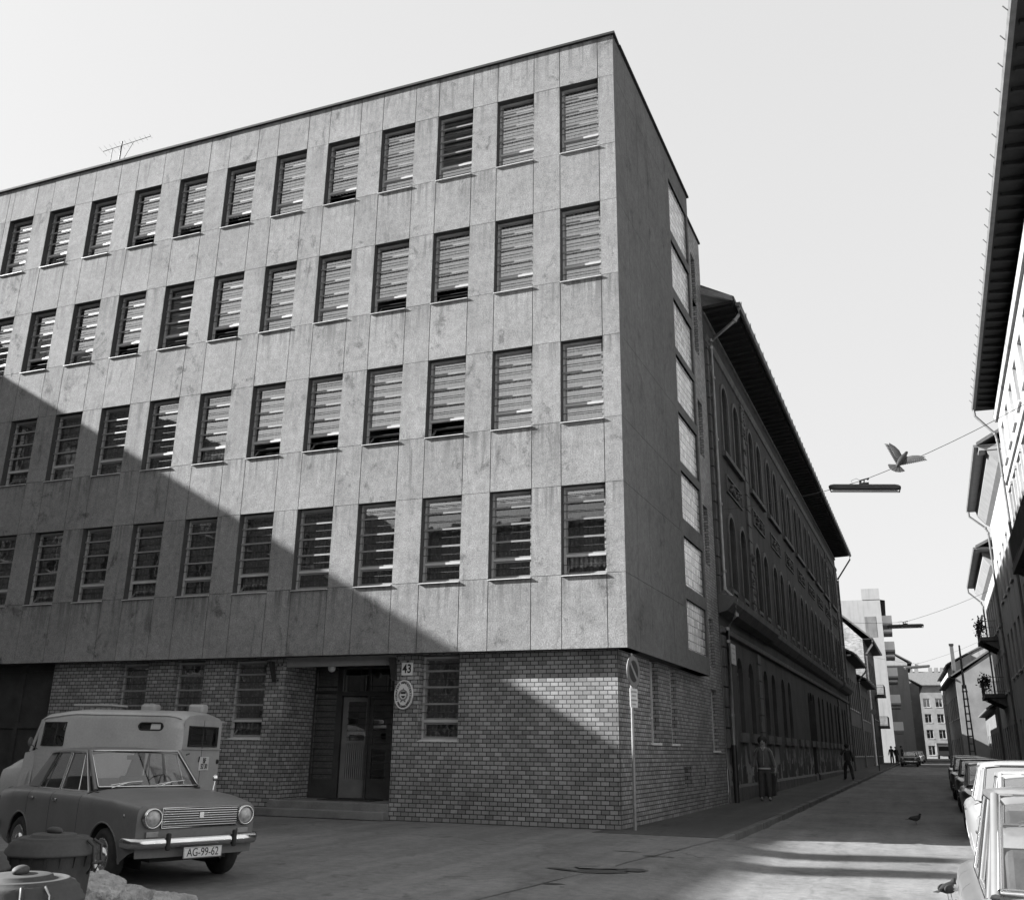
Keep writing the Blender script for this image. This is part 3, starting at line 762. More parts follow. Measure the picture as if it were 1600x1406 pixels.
# ---- roof aerial
ae = empty('roof_aerial', (-20.0, 18.5, ZROOF - .15), 'thin television aerial standing on the flat roof at the left', 'aerial')
mb = MB(); mb.tube([(-20.15, 18.5, ZROOF - .15), (-20.15, 18.5, 18.95)], .022, 6); mb.tube([(-20.5, 18.5, ZROOF - .15), (-20.5, 18.5, 18.75)], .012, 6); build('mast', mb, 'dark_metal', ae)
mb = MB()
b0, b1 = Vector((-20.7, 18.35, 18.62)), Vector((-19.25, 18.7, 19.05))
mb.tube([b0, b1], .009, 6); mb.tube([(-20.1, 18.5, 18.1), (-19.75, 18.55, 18.85)], .008, 5)
pd = Vector((.45, -.75, -.28)).normalized()
for i in range(11):
    p = b0.lerp(b1, i / 10); l = .46 - .025 * i
    mb.tube([p - pd * l, p + pd * l], .004, 4)
build('antenna_array', mb, 'dark_metal', ae)
# ================================================================= GROUND
def hgt(c, y):
    road = gz(y) - 0.12
    if y > 17.35: return road if c > 0 else gz(y) - 0.01
    t = min(1, max(0, (c + 0.3) / 1.9)); t = t * t * (3 - 2 * t)
    return -0.12 * t
cs = [-300, -150, -80, -50, -35, -25] + [-20 + i for i in range(17)] + [-3 + .25 * i for i in range(11)] + [-0.16, -0.1, 0.004, 0.25, .5, .75, 1.0, 1.25, 1.5, 1.75, 2, 2.5, 3, 4, 5, 7, 10, 15, 30, 60, 150, 300]
ys = [-120, -60, -30] + [-15 + i * 1.0 for i in range(32)] + [17.34, 17.36] + [18 + i * 2.0 for i in range(30)] + [80, 90, 100, 120, 150, 200, 260, 400, 900]
mb = MB(); rows = []
for y in ys:
    rows.append([(kerb_l(y) + c if abs(c) < 20 else c + kerb_l(y) * (1 if y < 300 else .3), y, hgt(c, y) + (random.uniform(-.006, .006) if abs(c) < 15 and 3 < y < 17 else 0)) for c in cs])
mb.grid(rows, True)
from mathutils.bvhtree import BVHTree
GBVH = BVHTree.FromPolygons([Vector(v) for v in mb.v], mb.f)
build('ground', mb, 'ground_asphalt', kind='structure')
mat('gutter_dark', 0.04, 0.9, 0.4, 6)
# pavements
def strip(name, yl, xin, xout, top, th, material, ystart, yend, step=2.0):
    m = MB(); yy = []
    y = ystart
    while y < yend: yy.append(y); y += step
    yy.append(yend)
    r = [[(xin(y), y, gz(y) + top) for y in yy], [(xout(y), y, gz(y) + top) for y in yy], [(xout(y), y, gz(y) - .2) for y in yy]]
    m.grid(r, False); m.face([(xin(ystart), ystart, top), (xout(ystart), ystart, top), (xout(ystart), ystart, -.2), (xin(ystart), ystart, -.2)])
    return build(name, m, material, kind='structure')
WL = lambda y: CX - SB + (y - CY) * TT
strip('pavement', None, lambda y: WL(y) - .3, lambda y: kerb_l(y) - 0.15, 0.004, .2, 'pavement_asphalt', 17.36, 260)
strip('pavement', None, lambda y: 4.3 + .04 * y, lambda y: kerb_r(y) + .15, 0.0, .2, 'pavement_asphalt', -20, 260)
def kerbs(sx, fx, y0, y1):
    m = MB(); y = y0; i = 0
    while y < y1:
        l = random.uniform(.8, 1.1) if y < 80 else 6
        j = random.uniform(-.008, .008)
        a, b = fx(y), fx(y + l - .012); t = gz(y) + .012 + j
        x0, x1, x2, x3 = a - .15 * sx, a + j, b + j, b - .15 * sx
        if sx < 0: pts = [(x1, y), (x0, y), (x3, y + l - .012), (x2, y + l - .012)]
        else: pts = [(x0, y), (x1, y), (x2, y + l - .012), (x3, y + l - .012)]
        m.hexa([(p[0], p[1], t - .3) for p in pts] + [(p[0], p[1], t) for p in pts]); y += l
    return build('kerb', m, 'kerb_stone', kind='structure', bevel=.012)
kerbs(1, kerb_l, 17.3, 240); kerbs(-1, kerb_r, -20, 240)
# joint running on where the kerb stops, and a broken sunk patch
def gh(x, y):
    hit = GBVH.ray_cast(Vector((x, y, 5)), Vector((0, 0, -1)))[0]
    return hit.z if hit else hgt(x - kerb_l(y), y)
mb = MB(); pts = [(-2.86 + (y - 17.1) * 0.13 + random.uniform(-.02, .02), y) for y in [17.1 - .45 * i for i in range(24)]]
for p, q in zip(pts[:-1], pts[1:]):
    w = .009; mb.face([(p[0] - w, p[1], gh(*p) + .004), (q[0] - w, q[1], gh(*q) + .004), (q[0] + w, q[1], gh(*q) + .004), (p[0] + w, p[1], gh(*p) + .004)])
for (x0, y0, x1, y1) in ((-4.0, 17.0, -9.8, 8.4), (-6.8, 17.0, -9.5, 11.5), (-3.4, 15.2, -2.6, 14.2), (-6.0, 12.2, -10.5, 11.0)):
    n = 26; px, py = x0, y0
    for i in range(n):
        t = (i + 1) / n; qx = x0 + (x1 - x0) * t + random.uniform(-.08, .08); qy = y0 + (y1 - y0) * t + random.uniform(-.1, .1)
        w = random.uniform(.003, .007); mb.face([(px - w, py, gh(px, py) + .004), (qx - w, qy, gh(qx, qy) + .004), (qx + w, qy, gh(qx, qy) + .004), (px + w, py, gh(px, py) + .004)]); px, py = qx, qy
build('asphalt_joint', mb, 'rod_black', kind='structure')
def blob(cx, cy, rx, ry, rot, n=26, j=.14, z=.006):
    P = []
    for i in range(n):
        t = 2 * pi * i / n; k = 1 + random.uniform(-j, j)
        x, y = rx * k * cos(t), ry * k * sin(t); P.append((cx + x * cos(rot) - y * sin(rot), cy + x * sin(rot) + y * cos(rot)))
    return [(p[0], p[1], gh(*p) + z) for p in P]
mb = MB()
mb.face(blob(-3.42, 11.90, .30, .20, .25, z=.008)); mb.face(blob(-3.85, 11.85, .30, .07, -.15, z=.009)); mb.face(blob(-3.12, 12.2, .22, .12, .8, z=.010))
for (x, y, a, b) in ((-3.7, 14.35, .22, .05), (-3.15, 13.9, .2, .05), (-3.3, 14.0, .12, .04), (-3.6, 10.6, .12, .06), (-3.4, 10.4, .05, .03)): mb.face(blob(x, y, a, b, random.uniform(-.4, .4), 14, .3, .004))
build('asphalt_hole', mb, 'gutter_dark', kind='structure')
mb = MB(); mb.face(blob(-3.5, 12.25, .34, .16, .3, z=.016))
build('asphalt_patch', mb, 'ground_asphalt', kind='structure')

# ================================================================= SCHOOL (old long building down the street)
SF = lambda a, d, z: FS(a, d - SB, z)
S0, S1 = 10.38, 54.6         # along the street (a = y - CY)
school = empty('school_building', (CX - 6, CY + 30, 0), 'long dark three storey stucco building with arched windows beside the panel block', 'building')
def aa(y): return (y - CY) / cos(DL)
top_w, mid_w, gf_w = [], [], []
pairs = [(31.1, 33.15)] + [(36.2 + 4.35 * i, 38.05 + 4.35 * i) for i in range(7)] + [(67.2, 69.1)]
for i, (p, q) in enumerate(pairs):
    for c in (p, q):
        a = aa(c); w = .50 if i else .52
        top_w.append((a - w, a + w, 11.02, 13.45, 1)); mid_w.append((a - w, a + w, 6.45, 8.85, 1))
        if not (i == 3): gf_w.append((a - .48, a + .48, 2.0, 4.27, 1))
a = aa(49.1 + .9); gf_w.append((a - .75, a + .75, 0.12, 4.3, 1))
EVW = 15.25
mb = MB()
mb.fgrid(SF, S0, S1, -.2, 4.85, gf_w, d=0.02, depth=.34)
mb.fgrid(SF, S0, S1, 4.85, EVW, mid_w + top_w, d=0.0, depth=.30)
mb.fbox(SF, S1 - .01, S1, -.3, -9, -.2, EVW); mb.fbox(SF, S0 - .028, S0 - .001, .016, -9, -.2, EVW + .2); mb.fbox(SF, S0 - .028, S0 + .3, -.31, -.9, -.2, EVW)
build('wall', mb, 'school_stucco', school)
mb = MB()
for h in gf_w + mid_w + top_w: mb.fbox(SF, h[0] - .05, h[1] + .05, -.26, -.30, h[2] - .02, h[3] + .05)
build('dark_backing', mb, 'dark_room', school)
# string courses, sills, surrounds
mb = MB()
mb.fprism(SF, [(0.02, 4.75), (0.12, 4.78), (0.14, 4.9), (0.05, 4.97), (0.0, 4.97), (0, 4.75)], S0, S1)
for (b0, b1, e) in ((S0, aa(37.2), .14), (aa(37.2), aa(65.8), 0.0), (aa(65.8), S1, .14)):
    mb.fprism(SF, [(0.01, 5.32), (0.14 + e, 5.40), (0.34 + e, 5.62), (0.38 + e, 5.80), (0.0, 5.90)], b0, b1)
build('cornice', mb, 'school_trim', school)
mb = MB()
mb.fprism(SF, [(0.0, 14.1), (0.06, 14.12), (0.11, 14.25), (0.11, 14.34), (0.0, 14.40)], S0, S1)
mb.fprism(SF, [(0.0, 15.0), (0.07, 15.02), (0.07, 15.12), (0.0, 15.14)], S0, S1)
for i, (p, q) in enumerate(pairs):
    mb.fbox(SF, aa(p) - .72, aa(q) + .72, 0.0, .13, 10.82, 10.98)
    if True:
        for c in (p, q): mb.fbox(SF, aa(c) - .6, aa(c) + .6, 0.02, .10, 1.70, 1.98)
build('string_course', mb, 'school_trim', school)
def surround(hs, t=.15, e=.055, d=0.0):
    m = MB()
    for h in hs:
        b0, b1, c0, c1 = h[:4]; r = (b1 - b0) / 2; mm = (b0 + b1) / 2; zs = c1 - r; nn = 10
        A = [(b0 - t, c0)] + [(mm - (r + t) * cos(pi * k / nn), zs + (r + t) * sin(pi * k / nn)) for k in range(nn + 1)] + [(b1 + t, c0)]
        B = [(b0, c0)] + [(mm - r * cos(pi * k / nn), zs + r * sin(pi * k / nn)) for k in range(nn + 1)] + [(b1, c0)]
        m.grid([[SF(p[0], d, p[1]) for p in A], [SF(p[0], d + e, p[1]) for p in A], [SF(p[0], d + e, p[1]) for p in B], [SF(p[0], d, p[1]) for p in B]], False)
    return m
# window frames: each window is a part
def arch_window(h, dd):
    b0, b1, c0, c1 = h[:4]; r = (b1 - b0) / 2; mm = (b0 + b1) / 2; zs = c1 - r; m = MB(); t = .05
    m.fbox(SF, b0, b0 + t, dd, dd - .06, c0, zs); m.fbox(SF, b1 - t, b1, dd, dd - .06, c0, zs); m.fbox(SF, mm - .035, mm + .035, dd, dd - .06, c0, zs)
    m.fbox(SF, b0 + t, mm - .035, dd, dd - .06, c0, c0 + .06); m.fbox(SF, mm + .035, b1 - t, dd, dd - .06, c0, c0 + .06)
    m.fbox(SF, b0, b1, dd + .004, dd - .064, zs - .04, zs + .04)
    nn = 8
    A = [(mm - r * cos(pi * k / nn), zs + r * sin(pi * k / nn)) for k in range(nn + 1)]; B = [(mm - (r - t) * cos(pi * k / nn), zs + (r - t) * sin(pi * k / nn)) for k in range(nn + 1)]
    m.grid([[SF(p[0], dd, p[1]) for p in A], [SF(p[0], dd, p[1]) for p in B]], False)
    w = build('window', m, 'school_trim', school)
    m = MB(); m.face([SF(b0, dd - .05, c0), SF(b1, dd - .05, c0), SF(b1, dd - .05, c1), SF(b0, dd - .05, c1)]); build('pane', m, 'street_glass', w)
    if c1 > 5: build('window_surround', surround([h]), 'school_trim', w)
    return w
for hs in (gf_w[:-1], mid_w, top_w):
    o0 = arch_window(hs[0], -.12)
    for h in hs[1:]:
        da = h[0] - hs[0][0]
        dup_part(o0, school, (da * sin(DL), da * cos(DL), 0))
h = gf_w[-1]; mb = MB(); mb.fbox(SF, h[0], h[1], -.2, -.25, h[2], 3.0); mb.fbox(SF, h[0] + .1, (h[0] + h[1]) / 2 - .04, -.17, -.2, .4, 2.8); mb.fbox(SF, (h[0] + h[1]) / 2 + .04, h[1] - .1, -.17, -.2, .4, 2.8); build('door', mb, 'door_paint', school)
# pilasters with quoins
pil = [(S0 + .1, S0 + 1.0), (aa(34.35), aa(35.0)), (aa(64.4), aa(65.2)), (aa(70.6), S1)]
for b0, b1 in pil:
    mb = MB(); z = 5.9
    while z < 13.9:
        z1 = min(z + .56, 14.05); mb.fbox(SF, b0, b1, 0.0, .075, z + .02, z1 - .015); z += .57
    z = 1.5
    while z < 4.6: mb.fbox(SF, b0, b1, 0.02, .09, z + .02, min(z + .56, 4.7) - .015); z += .57
    build('pilaster', mb, 'school_trim', school)
# ornament lumps
mb = MB()
def orn(a, z, n, sa, szz, r):
    for i in range(n): mb.ball(SF(a + random.uniform(-sa, sa), .06, z + random.uniform(-szz, szz)), r * random.uniform(.6, 1.3), 6, 4, (1, 1, 1), .2)
for b0, b1 in pil[:3]:
    m_ = (b0 + b1) / 2
    mb = MB(); orn(m_, 12.9, 26, .2, .9, .075); orn(m_, 6.9, 16, .2, .7, .07); build('ornament', mb, 'school_trim', school)
mb = MB(); orn(aa(34.7), 8.0, 10, .16, .2, .13)
for (p, q) in pairs:
    c = aa((p + q) / 2); orn(c, 9.95, 22, .95, .18, .06)
build('ornament', mb, 'school_trim', school)
for (p, q) in pairs:
    mb = MB(); c0, c1 = aa(p) - .35, aa(q) + .35
    for z in (9.66, 10.22): mb.fbox(SF, c0, c1, 0, .05, z, z + .06)
    mb.fbox(SF, c0 - .05, c0 + .02, 0, .05, 9.66, 10.28); mb.fbox(SF, c1 - .02, c1 + .05, 0, .05, 9.66, 10.28)
    build('wall_panel', mb, 'school_trim', school)
    for c in (aa(p), aa(q)):
        mb = MB()
        mb.fbox(SF, c - .45, c + .45, 0, .05, 6.3, 6.42)
        mb.fbox(SF, c - .45, c - .36, 0, .05, 5.92, 6.3); mb.fbox(SF, c + .36, c + .45, 0, .05, 5.92, 6.3); build('window_apron', mb, 'school_trim', school)
mb = MB(); mb.fprism(SF, [(0.02, -.1), (.10, -.1), (.10, .42), (.02, .5)], S0 + .3, a - .85); mb.fprism(SF, [(0.02, -.1), (.10, -.1), (.10, .42), (.02, .5)], a + .85, S1)
build('plinth', mb, 'school_trim', school)
for c in [aa(31.0), aa(32.9)] + [aa(36.2 + 1.85 * i) for i in range(14)]:
    if abs(c - a) > 1.4: mb = MB(); mb.fbox(SF, c - .22, c + .22, .022, .026, .52, 1.0); build('cellar_window', mb, 'dark_room', school)
# eave: soffit boards, gutter, roof
EV = 1.02
mb = MB()
mb.fprism(SF, [(-.1, EVW), (EV, EVW + .04), (EV, EVW + .14), (-.1, EVW + .10)], S0 + .05, S1 + .25)
build('eave_board', mb, 'roof_dark', school)
mb = MB()
n = int((S1 - S0) / .55)
for i in range(n): c = S0 + .2 + i * .55; mb.fprism(SF, [(0.0, EVW - .10), (EV - .08, EVW - .03), (EV - .08, EVW + .038), (0.0, EVW - .005)], c, c + .09)
build('rafter', mb, 'roof_dark', school)
mb = MB(); mb.fprism(SF, [(EV + .03, EVW + .14), (-6.0, EVW + 4.2), (-6.0, EVW + 4.35), (EV + .03, EVW + .26)], S0 + .02, S1 + .3)
mb.face([SF(S1 + .1, 0, EVW), SF(S1 + .1, -6, EVW), SF(S1 + .1, -6, EVW + 4.8)])
build('roof', mb, 'roof_tile', school)
mb = MB(); mb.fprism(SF, [(EV + .02, EVW + .06), (EV + .07, EVW + .0), (EV + .14, EVW + .0), (EV + .18, EVW + .06), (EV + .18, EVW + .14), (EV + .02, EVW + .14)], S0 + .25, S1 + .25)
for i in range(50): c = S0 + .4 + i * .88; mb.fbox(SF, c, c + .03, EV + .18, EV + .20, EVW - .02, EVW + .2) if c < S1 else None
build('gutter', mb, 'gutter', school)
mb = MB(); mb.fprism(SF, [(EV - .02, EVW + .10), (EV - .02, EVW + .28), (-.35, EVW + .92), (-.35, EVW + .74)], S0 - .02, S0 + .12)
build('verge_board', mb, 'galvanised', school)
def downpipe(F, a, pts, parent, r=.055, m_='galvanised'):
    m = MB(); m.tube([F(a, d, z) for d, z in pts], r, 10)
    for d, z in pts[2:]: m.tube([F(a, d, z - .05), F(a, d, z + .05)], r * 1.25, 10)
    z = pts[2][1] - 1.9
    while z > 1: m.tube([F(a, pts[-1][0], z - .04), F(a, pts[-1][0], z + .04)], r * 1.25, 10); z -= 2.1
    return build('downpipe', m, m_, parent)
downpipe(SF, S0 + .42, [(EV + .1, EVW), (EV + .08, EVW - .25), (EV - .05, EVW - .42), (.16, 14.25), (.14, 14.0), (.14, 6.1), (.45, 5.75), (.45, 5.3), (.16, 4.9), (.16, 1.55)], school)
mb = MB(); mb.tube([SF(S0 + .42, .16, 1.6), SF(S0 + .42, .16, 0.0)], .08, 10); build('pipe_shoe', mb, 'black_paint', school)
downpipe(SF, S1 - .2, [(EV + .1, EVW), (EV + .08, EVW - .3), (.16, 13.6), (.14, 13.4), (.14, 0.3)], school, m_='gutter')
st = empty('street_name_plate', tuple(SF(aa(29.7), .04, 4.25)), 'small pale street name plate on the dark wall beside the downpipe', 'sign')
mb = MB(); mb.fbox(SF, aa(29.35), aa(30.05), .115, .10, 3.95, 4.55); build('plate', mb, 'frame_paint', st)
mb = MB()
for z, w in ((4.42, .26), (4.28, .2), (4.1, .12)): mb.fbox(SF, aa(29.7) - w, aa(29.7) + w, .119, .1155, z - .025, z + .025)
build('lettering', mb, 'mid_paint', st)
# waste box by the wall
wb = empty('waste_box', (-3.95, 33.6, gz(33)), 'dark square metal waste box on the pavement against the school wall', 'bin')
mb = MB(); mb.hexa([(-4.15, 33.3, gz(33)), (-3.7, 33.3, gz(33)), (-3.7, 33.8, gz(33)), (-4.15, 33.8, gz(33)), (-4.2, 33.22, .75), (-3.64, 33.22, .75), (-3.64, 33.86, .75), (-4.2, 33.86, .75)]); build('body', mb, 'dark_can', wb, bevel=.02)
mb = MB(); mb.box(-4.24, -3.6, 33.18, 33.9, .755, .80); build('lid', mb, 'dark_metal', wb, bevel=.01)

# ================================================================= RIGHT-HAND STREET FRONT
def plain_building(name, label, F, a0, a1, h, wins, wallmat, winmat, depth=9.0, d=0.0, rev=.22, eave=0.0, roof=0.0, eavemat='roof_dark', arch=0, z0=-.3, sill=True, cat='building', soffit=None, back=True):
    root = empty(name, tuple(F((a0 + a1) / 2, d - 2, 0)), label, cat)
    m = MB(); m.fgrid(F, a0, a1, z0, h, [w + ((1,) if arch else ()) for w in wins], d=d, depth=rev)
    m.face([F(a0, d, z0), F(a0, d - depth, z0), F(a0, d - depth, h), F(a0, d, h)]); m.face([F(a1, d, z0), F(a1, d, h), F(a1, d - depth, h), F(a1, d - depth, z0)])
    if back: m.face([F(a0, d - depth, z0), F(a1, d - depth, z0), F(a1, d - depth, h), F(a0, d - depth, h)])
    if roof: 
        for b in (a0, a1): m.face([F(b, d, h), F(b, d - depth, h), F(b, d - depth / 2, h + roof)])
    build('wall', m, wallmat, root)
    m = MB()
    if roof: 
        m.fprism(F, [(d + eave + .02, h + .02), (d - depth / 2, h + roof), (d - depth / 2, h + roof + .2), (d + eave + .02, h + .17)], a0 - .1, a1 + .1)
        m.fprism(F, [(d - depth - eave, h + .02), (d - depth / 2, h + roof + .001), (d - depth / 2, h + roof + .2), (d - depth - eave, h + .17)], a0 - .1, a1 + .1)
    else: m.fbox(F, a0 + .01, a1 - .01, d - .02, d - depth, h - .12, h - .02)
    build('roof', m, 'roof_tile' if roof else 'roof_dark', root)
    if eave:
        m = MB(); m.fprism(F, [(d - .05, h - .06), (d + eave, h - .03), (d + eave, h + .08), (d - .05, h + .05)], a0 + .02, a1 - .02); build('eave_board', m, soffit or eavemat, root)
        m = MB(); m.fprism(F, [(d + eave + .002, h - .03), (d + eave + .12, h - .03), (d + eave + .15, h + .09), (d + eave + .002, h + .09)], a0 + .02, a1 - .02); build('gutter', m, 'gutter', root)
    for w in wins:
        m = MB(); t = .06; e0, e1 = d - rev + .05, d - rev
        m.fbox(F, w[0], w[0] + t, e0, e1, w[2], w[3]); m.fbox(F, w[1] - t, w[1], e0, e1, w[2], w[3]); m.fbox(F, w[0] + t, w[1] - t, e0, e1, w[3] - t, w[3]); m.fbox(F, w[0] + t, w[1] - t, e0, e1, w[2], w[2] + t)
        c = (w[0] + w[1]) / 2; m.fbox(F, c - .03, c + .03, e0, e1, w[2] + t, w[3] - t); m.fbox(F, w[0] + t, c - .03, e0, e1, w[2] + (w[3] - w[2]) * .62, w[2] + (w[3] - w[2]) * .62 + .05)
        if sill: m.fbox(F, w[0] - .08, w[1] + .08, d, d + .09, w[2] - .09, w[2] - .005)
        wo = build('window', m, winmat, root)
        m = MB(); m.face([F(w[0], e1 - .0, w[2]), F(w[1], e1, w[2]), F(w[1], e1, w[3]), F(w[0], e1, w[3])]); build('pane', m, 'street_glass_dark', wo)
    return root
glass('street_glass_dark', .15, .9, .05, .03)
def wins_grid(a0, a1, pitch, w, floors):
    out = []; n = int((a1 - a0) / pitch); off = (a1 - a0 - n * pitch) / 2
    for (z0, z1) in floors:
        for i in range(n):
            c = a0 + off + pitch * (i + .5); out.append((c - w / 2, c + w / 2, z0, z1))
    return out
r1 = plain_building('apartment_house', 'tall pale stucco house at the right edge with a long black eave', FR, -8.0, 44.6, 16.2, wins_grid(20.5, 44.0, 2.35, 1.1, [(1.3, 3.2), (5.6, 7.9), (9.6, 11.9), (13.3, 14.9)]), 'white_stucco', 'frame_paint', eave=.82, roof=3.2, depth=9.5)
m = MB()
for i in range(56):
    c = -7.5 + i * .93; m.tube([FR(c, .80, 16.32), FR(c, .97, 16.27), FR(c, 1.05, 16.40)], .014, 5)
build('gutter_bracket', m, 'dark_metal', r1)
m = MB()
for i in range(34): c = 18 + i * .78; m.fprism(FR, [(0, 15.95), (.75, 16.08), (.75, 16.165), (0, 16.13)], c, c + .12)
build('rafter', m, 'roof_dark', r1); m = MB()
m.fprism(FR, [(0, 15.5), (.10, 15.52), (.16, 15.75), (0, 15.8)], -8, 44.5); m.fprism(FR, [(0, 12.6), (.08, 12.62), (.12, 12.8), (0, 12.85)], -8, 44.5); m.fprism(FR, [(0, 4.4), (.12, 4.42), (.2, 4.7), (0, 4.8)], -8, 44.5)
build('cornice', m, 'white_stucco', r1)
for w in wins_grid(20.5, 44.0, 2.35, 1.1, [(5.6, 7.9), (9.6, 11.9)]):
    m = MB(); m.fbox(FR, w[0] - .16, w[0] - .02, 0, .08, w[2], w[3] + .1); m.fbox(FR, w[1] + .02, w[1] + .16, 0, .08, w[2], w[3] + .1); m.fprism(FR, [(0, w[3] + .12), (.09, w[3] + .16), (.10, w[3] + .26), (0, w[3] + .3)], w[0] - .2, w[1] + .2); build('window_surround', m, 'white_stucco', r1)
def balcony(F, a0, a1, z, out, parent, plants=True, brackets=True):
    m = MB(); m.fbox(F, a0, a1, 0.0, out, z - .22, z); 
    if brackets:
        n = max(2, int((a1 - a0) / 1.0))
        for i in range(n): c = a0 + .15 + i * (a1 - a0 - .3) / (n - 1); m.fprism(F, [(0, z - .75), (.12, z - .7), (out - .15, z - .24), (0, z - .24)], c - .07, c + .07)
    b = build('balcony', m, 'grey_plaster', parent)
    m = MB()
    m.tube([F(a0 + .03, 0, z + .95), F(a0 + .03, out - .04, z + .95), F(a1 - .03, out - .04, z + .95), F(a1 - .03, 0, z + .95)], .02, 6)
    m.tube([F(a0 + .03, 0, z + .12), F(a0 + .03, out - .04, z + .12), F(a1 - .03, out - .04, z + .12), F(a1 - .03, 0, z + .12)], .014, 6)
    n = int((a1 - a0) / .12)
    for i in range(n + 1): c = a0 + .03 + (a1 - a0 - .06) * i / n; m.tube([F(c, out - .04, z), F(c, out - .04, z + .95)], .009, 4)
    for i in range(8):
        for c in (a0 + .03, a1 - .03): m.tube([F(c, out * i / 8, z), F(c, out * i / 8, z + .95)], .009, 4)
    build('railing', m, 'dark_metal', b)
    if plants:
        m = MB()
        for i in range(260):
            c = random.choice([a0 + .1, a0 + .5, (a0 + a1) / 2, a1 - .2]) + random.gauss(0, .16); dd = out - .15 + random.gauss(0, .14); zz = z + .75 + random.gauss(0, .22)
            p = F(c, dd, zz); u = Vector((random.uniform(-1, 1), random.uniform(-1, 1), random.uniform(-1, 1))).normalized() * .09; v = u.cross(Vector((random.random(), random.random(), random.random()))).normalized() * .05
            m.face([p - u, p + v, p + u, p - v])
        build('balcony_plant', m, 'foliage', b)
    return b
balcony(FR, 29.5, 36.0, 7.55, 1.0, r1, plants=False)
downpipe(FR, 44.2, [(.9, 16.1), (.88, 15.8), (.2, 14.9), (.15, 14.6), (.15, .3)], r1, m_='gutter')
r2 = plain_building('apartment_house', 'second pale house on the right with a lighter coved eave', FR, 44.7, 57.6, 14.55, wins_grid(44.7, 57.6, 2.4, 1.1, [(1.3, 3.2), (5.3, 7.5), (9.2, 11.4)]), 'white_stucco', 'frame_paint', eave=.95, roof=3, depth=9, soffit='cove')
m = MB(); m.fprism(FR, [(0, 13.6), (.2, 13.75), (.55, 14.2), (.62, 14.5), (0, 14.5)], 44.75, 57.55); m.fbox(FR, 44.72, 45.5, 0, .9, 14.36, 14.56) ; build('coved_cornice', m, 'cove', r2)
downpipe(FR, 57.3, [(1.0, 14.5), (.98, 14.2), (.25, 13.5), (.15, 13.2), (.15, .3)], r2, m_='gutter')
r3 = plain_building('apartment_house', 'third pale house on the right carrying two balconies', FR, 57.7, 72.0, 12.45, wins_grid(57.7, 72.0, 2.0, 1.0, [(1.2, 3.1), (4.9, 7.0), (8.5, 10.6)]), 'white_stucco', 'frame_paint', eave=.85, roof=2.6, depth=9, soffit='cove')
m = MB(); m.fprism(FR, [(0, 11.5), (.2, 11.65), (.5, 12.1), (.55, 12.38), (0, 12.38)], 58.6, 71.9); build('coved_cornice', m, 'cove', r3)
downpipe(FR, 71.7, [(.95, 12.4), (.93, 12.1), (.25, 11.4), (.15, 11.1), (.15, .3)], r3, m_='gutter')
balcony(FR, 63.5, 67.0, 8.2, 1.0, r3); balcony(FR, 63.5, 67.5, 4.9, 1.15, r3)

# world-aligned far buildings: a runs along +y at x, facing the street
def FX(x, right):   # right side facade at x, facing -x ; left side facing +x
    return frame(x, 0, 0, 1, -1 if right else 1, 0)
def gable_front(name, label, x0, x1, y, ze, zr, xr, material, back=8, wins=()):
    pass
r4 = plain_building('gabled_house', 'house with a bare sunlit gable wall beyond the right-hand balconies', FX(6.1, True), 99, 118, 8.3, wins_grid(99, 118, 3, 1.1, [(1.2, 3.0), (4.8, 6.8)]), 'far_wall', 'frame_paint', eave=.5, roof=3.2, depth=9)
r4b = plain_building('low_house', 'low pale house tucked between the balcony house and the gable', FR, 76.0, 94.0, 4.6, wins_grid(76, 94, 3, 1.1, [(1.2, 3.0)]), 'dull_stucco', 'frame_paint', eave=.4, roof=2.2, depth=7)
r5 = plain_building('street_house', 'narrow white sunlit house far down the right side', FX(8.0, True), 135, 165, 12.5, wins_grid(135, 165, 3, 1.2, [(1.2, 3.2), (5, 7), (8.6, 10.6)]), 'white_stucco', 'frame_paint', eave=.4, roof=2.5, depth=9)
ch = empty('chimney', (7.0, 112, 9), 'single chimney above the gabled house roof', 'chimney')
m = MB(); m.box(6.75, 7.1, 112, 112.4, 8.4, 12.6); build('stack', m, 'grey_plaster', ch)
m = MB(); m.box(6.7, 7.15, 111.95, 112.45, 12.6, 12.8); build('cap', m, 'roof_dark', ch)

# left side, beyond the school
SFa = lambda y: aa(y)
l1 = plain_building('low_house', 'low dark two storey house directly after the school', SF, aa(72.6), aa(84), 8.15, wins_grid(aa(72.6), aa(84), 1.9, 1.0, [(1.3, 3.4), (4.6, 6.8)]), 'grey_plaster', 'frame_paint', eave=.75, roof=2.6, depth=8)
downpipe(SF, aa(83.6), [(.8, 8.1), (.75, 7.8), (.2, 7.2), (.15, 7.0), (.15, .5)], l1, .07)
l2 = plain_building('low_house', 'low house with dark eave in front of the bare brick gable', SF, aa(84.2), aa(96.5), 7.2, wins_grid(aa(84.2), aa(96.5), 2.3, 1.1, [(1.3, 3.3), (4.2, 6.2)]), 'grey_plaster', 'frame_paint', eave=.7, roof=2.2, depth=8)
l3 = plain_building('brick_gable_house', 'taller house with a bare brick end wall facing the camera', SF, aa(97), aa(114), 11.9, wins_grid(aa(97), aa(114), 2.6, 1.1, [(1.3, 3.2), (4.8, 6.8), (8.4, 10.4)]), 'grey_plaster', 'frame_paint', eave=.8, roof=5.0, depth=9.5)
m = MB(); A0 = aa(97) - .02
m.face([SF(A0, 0, -.3), SF(A0, -9.5, -.3), SF(A0, -9.5, 11.9), SF(A0, -4.75, 16.9), SF(A0, 0, 11.9)]); m.fbox(SF, A0 - .35, A0, -.02, -9.4, -.3, .3); build('brick_gable_wall', m, 'old_brick', l3)
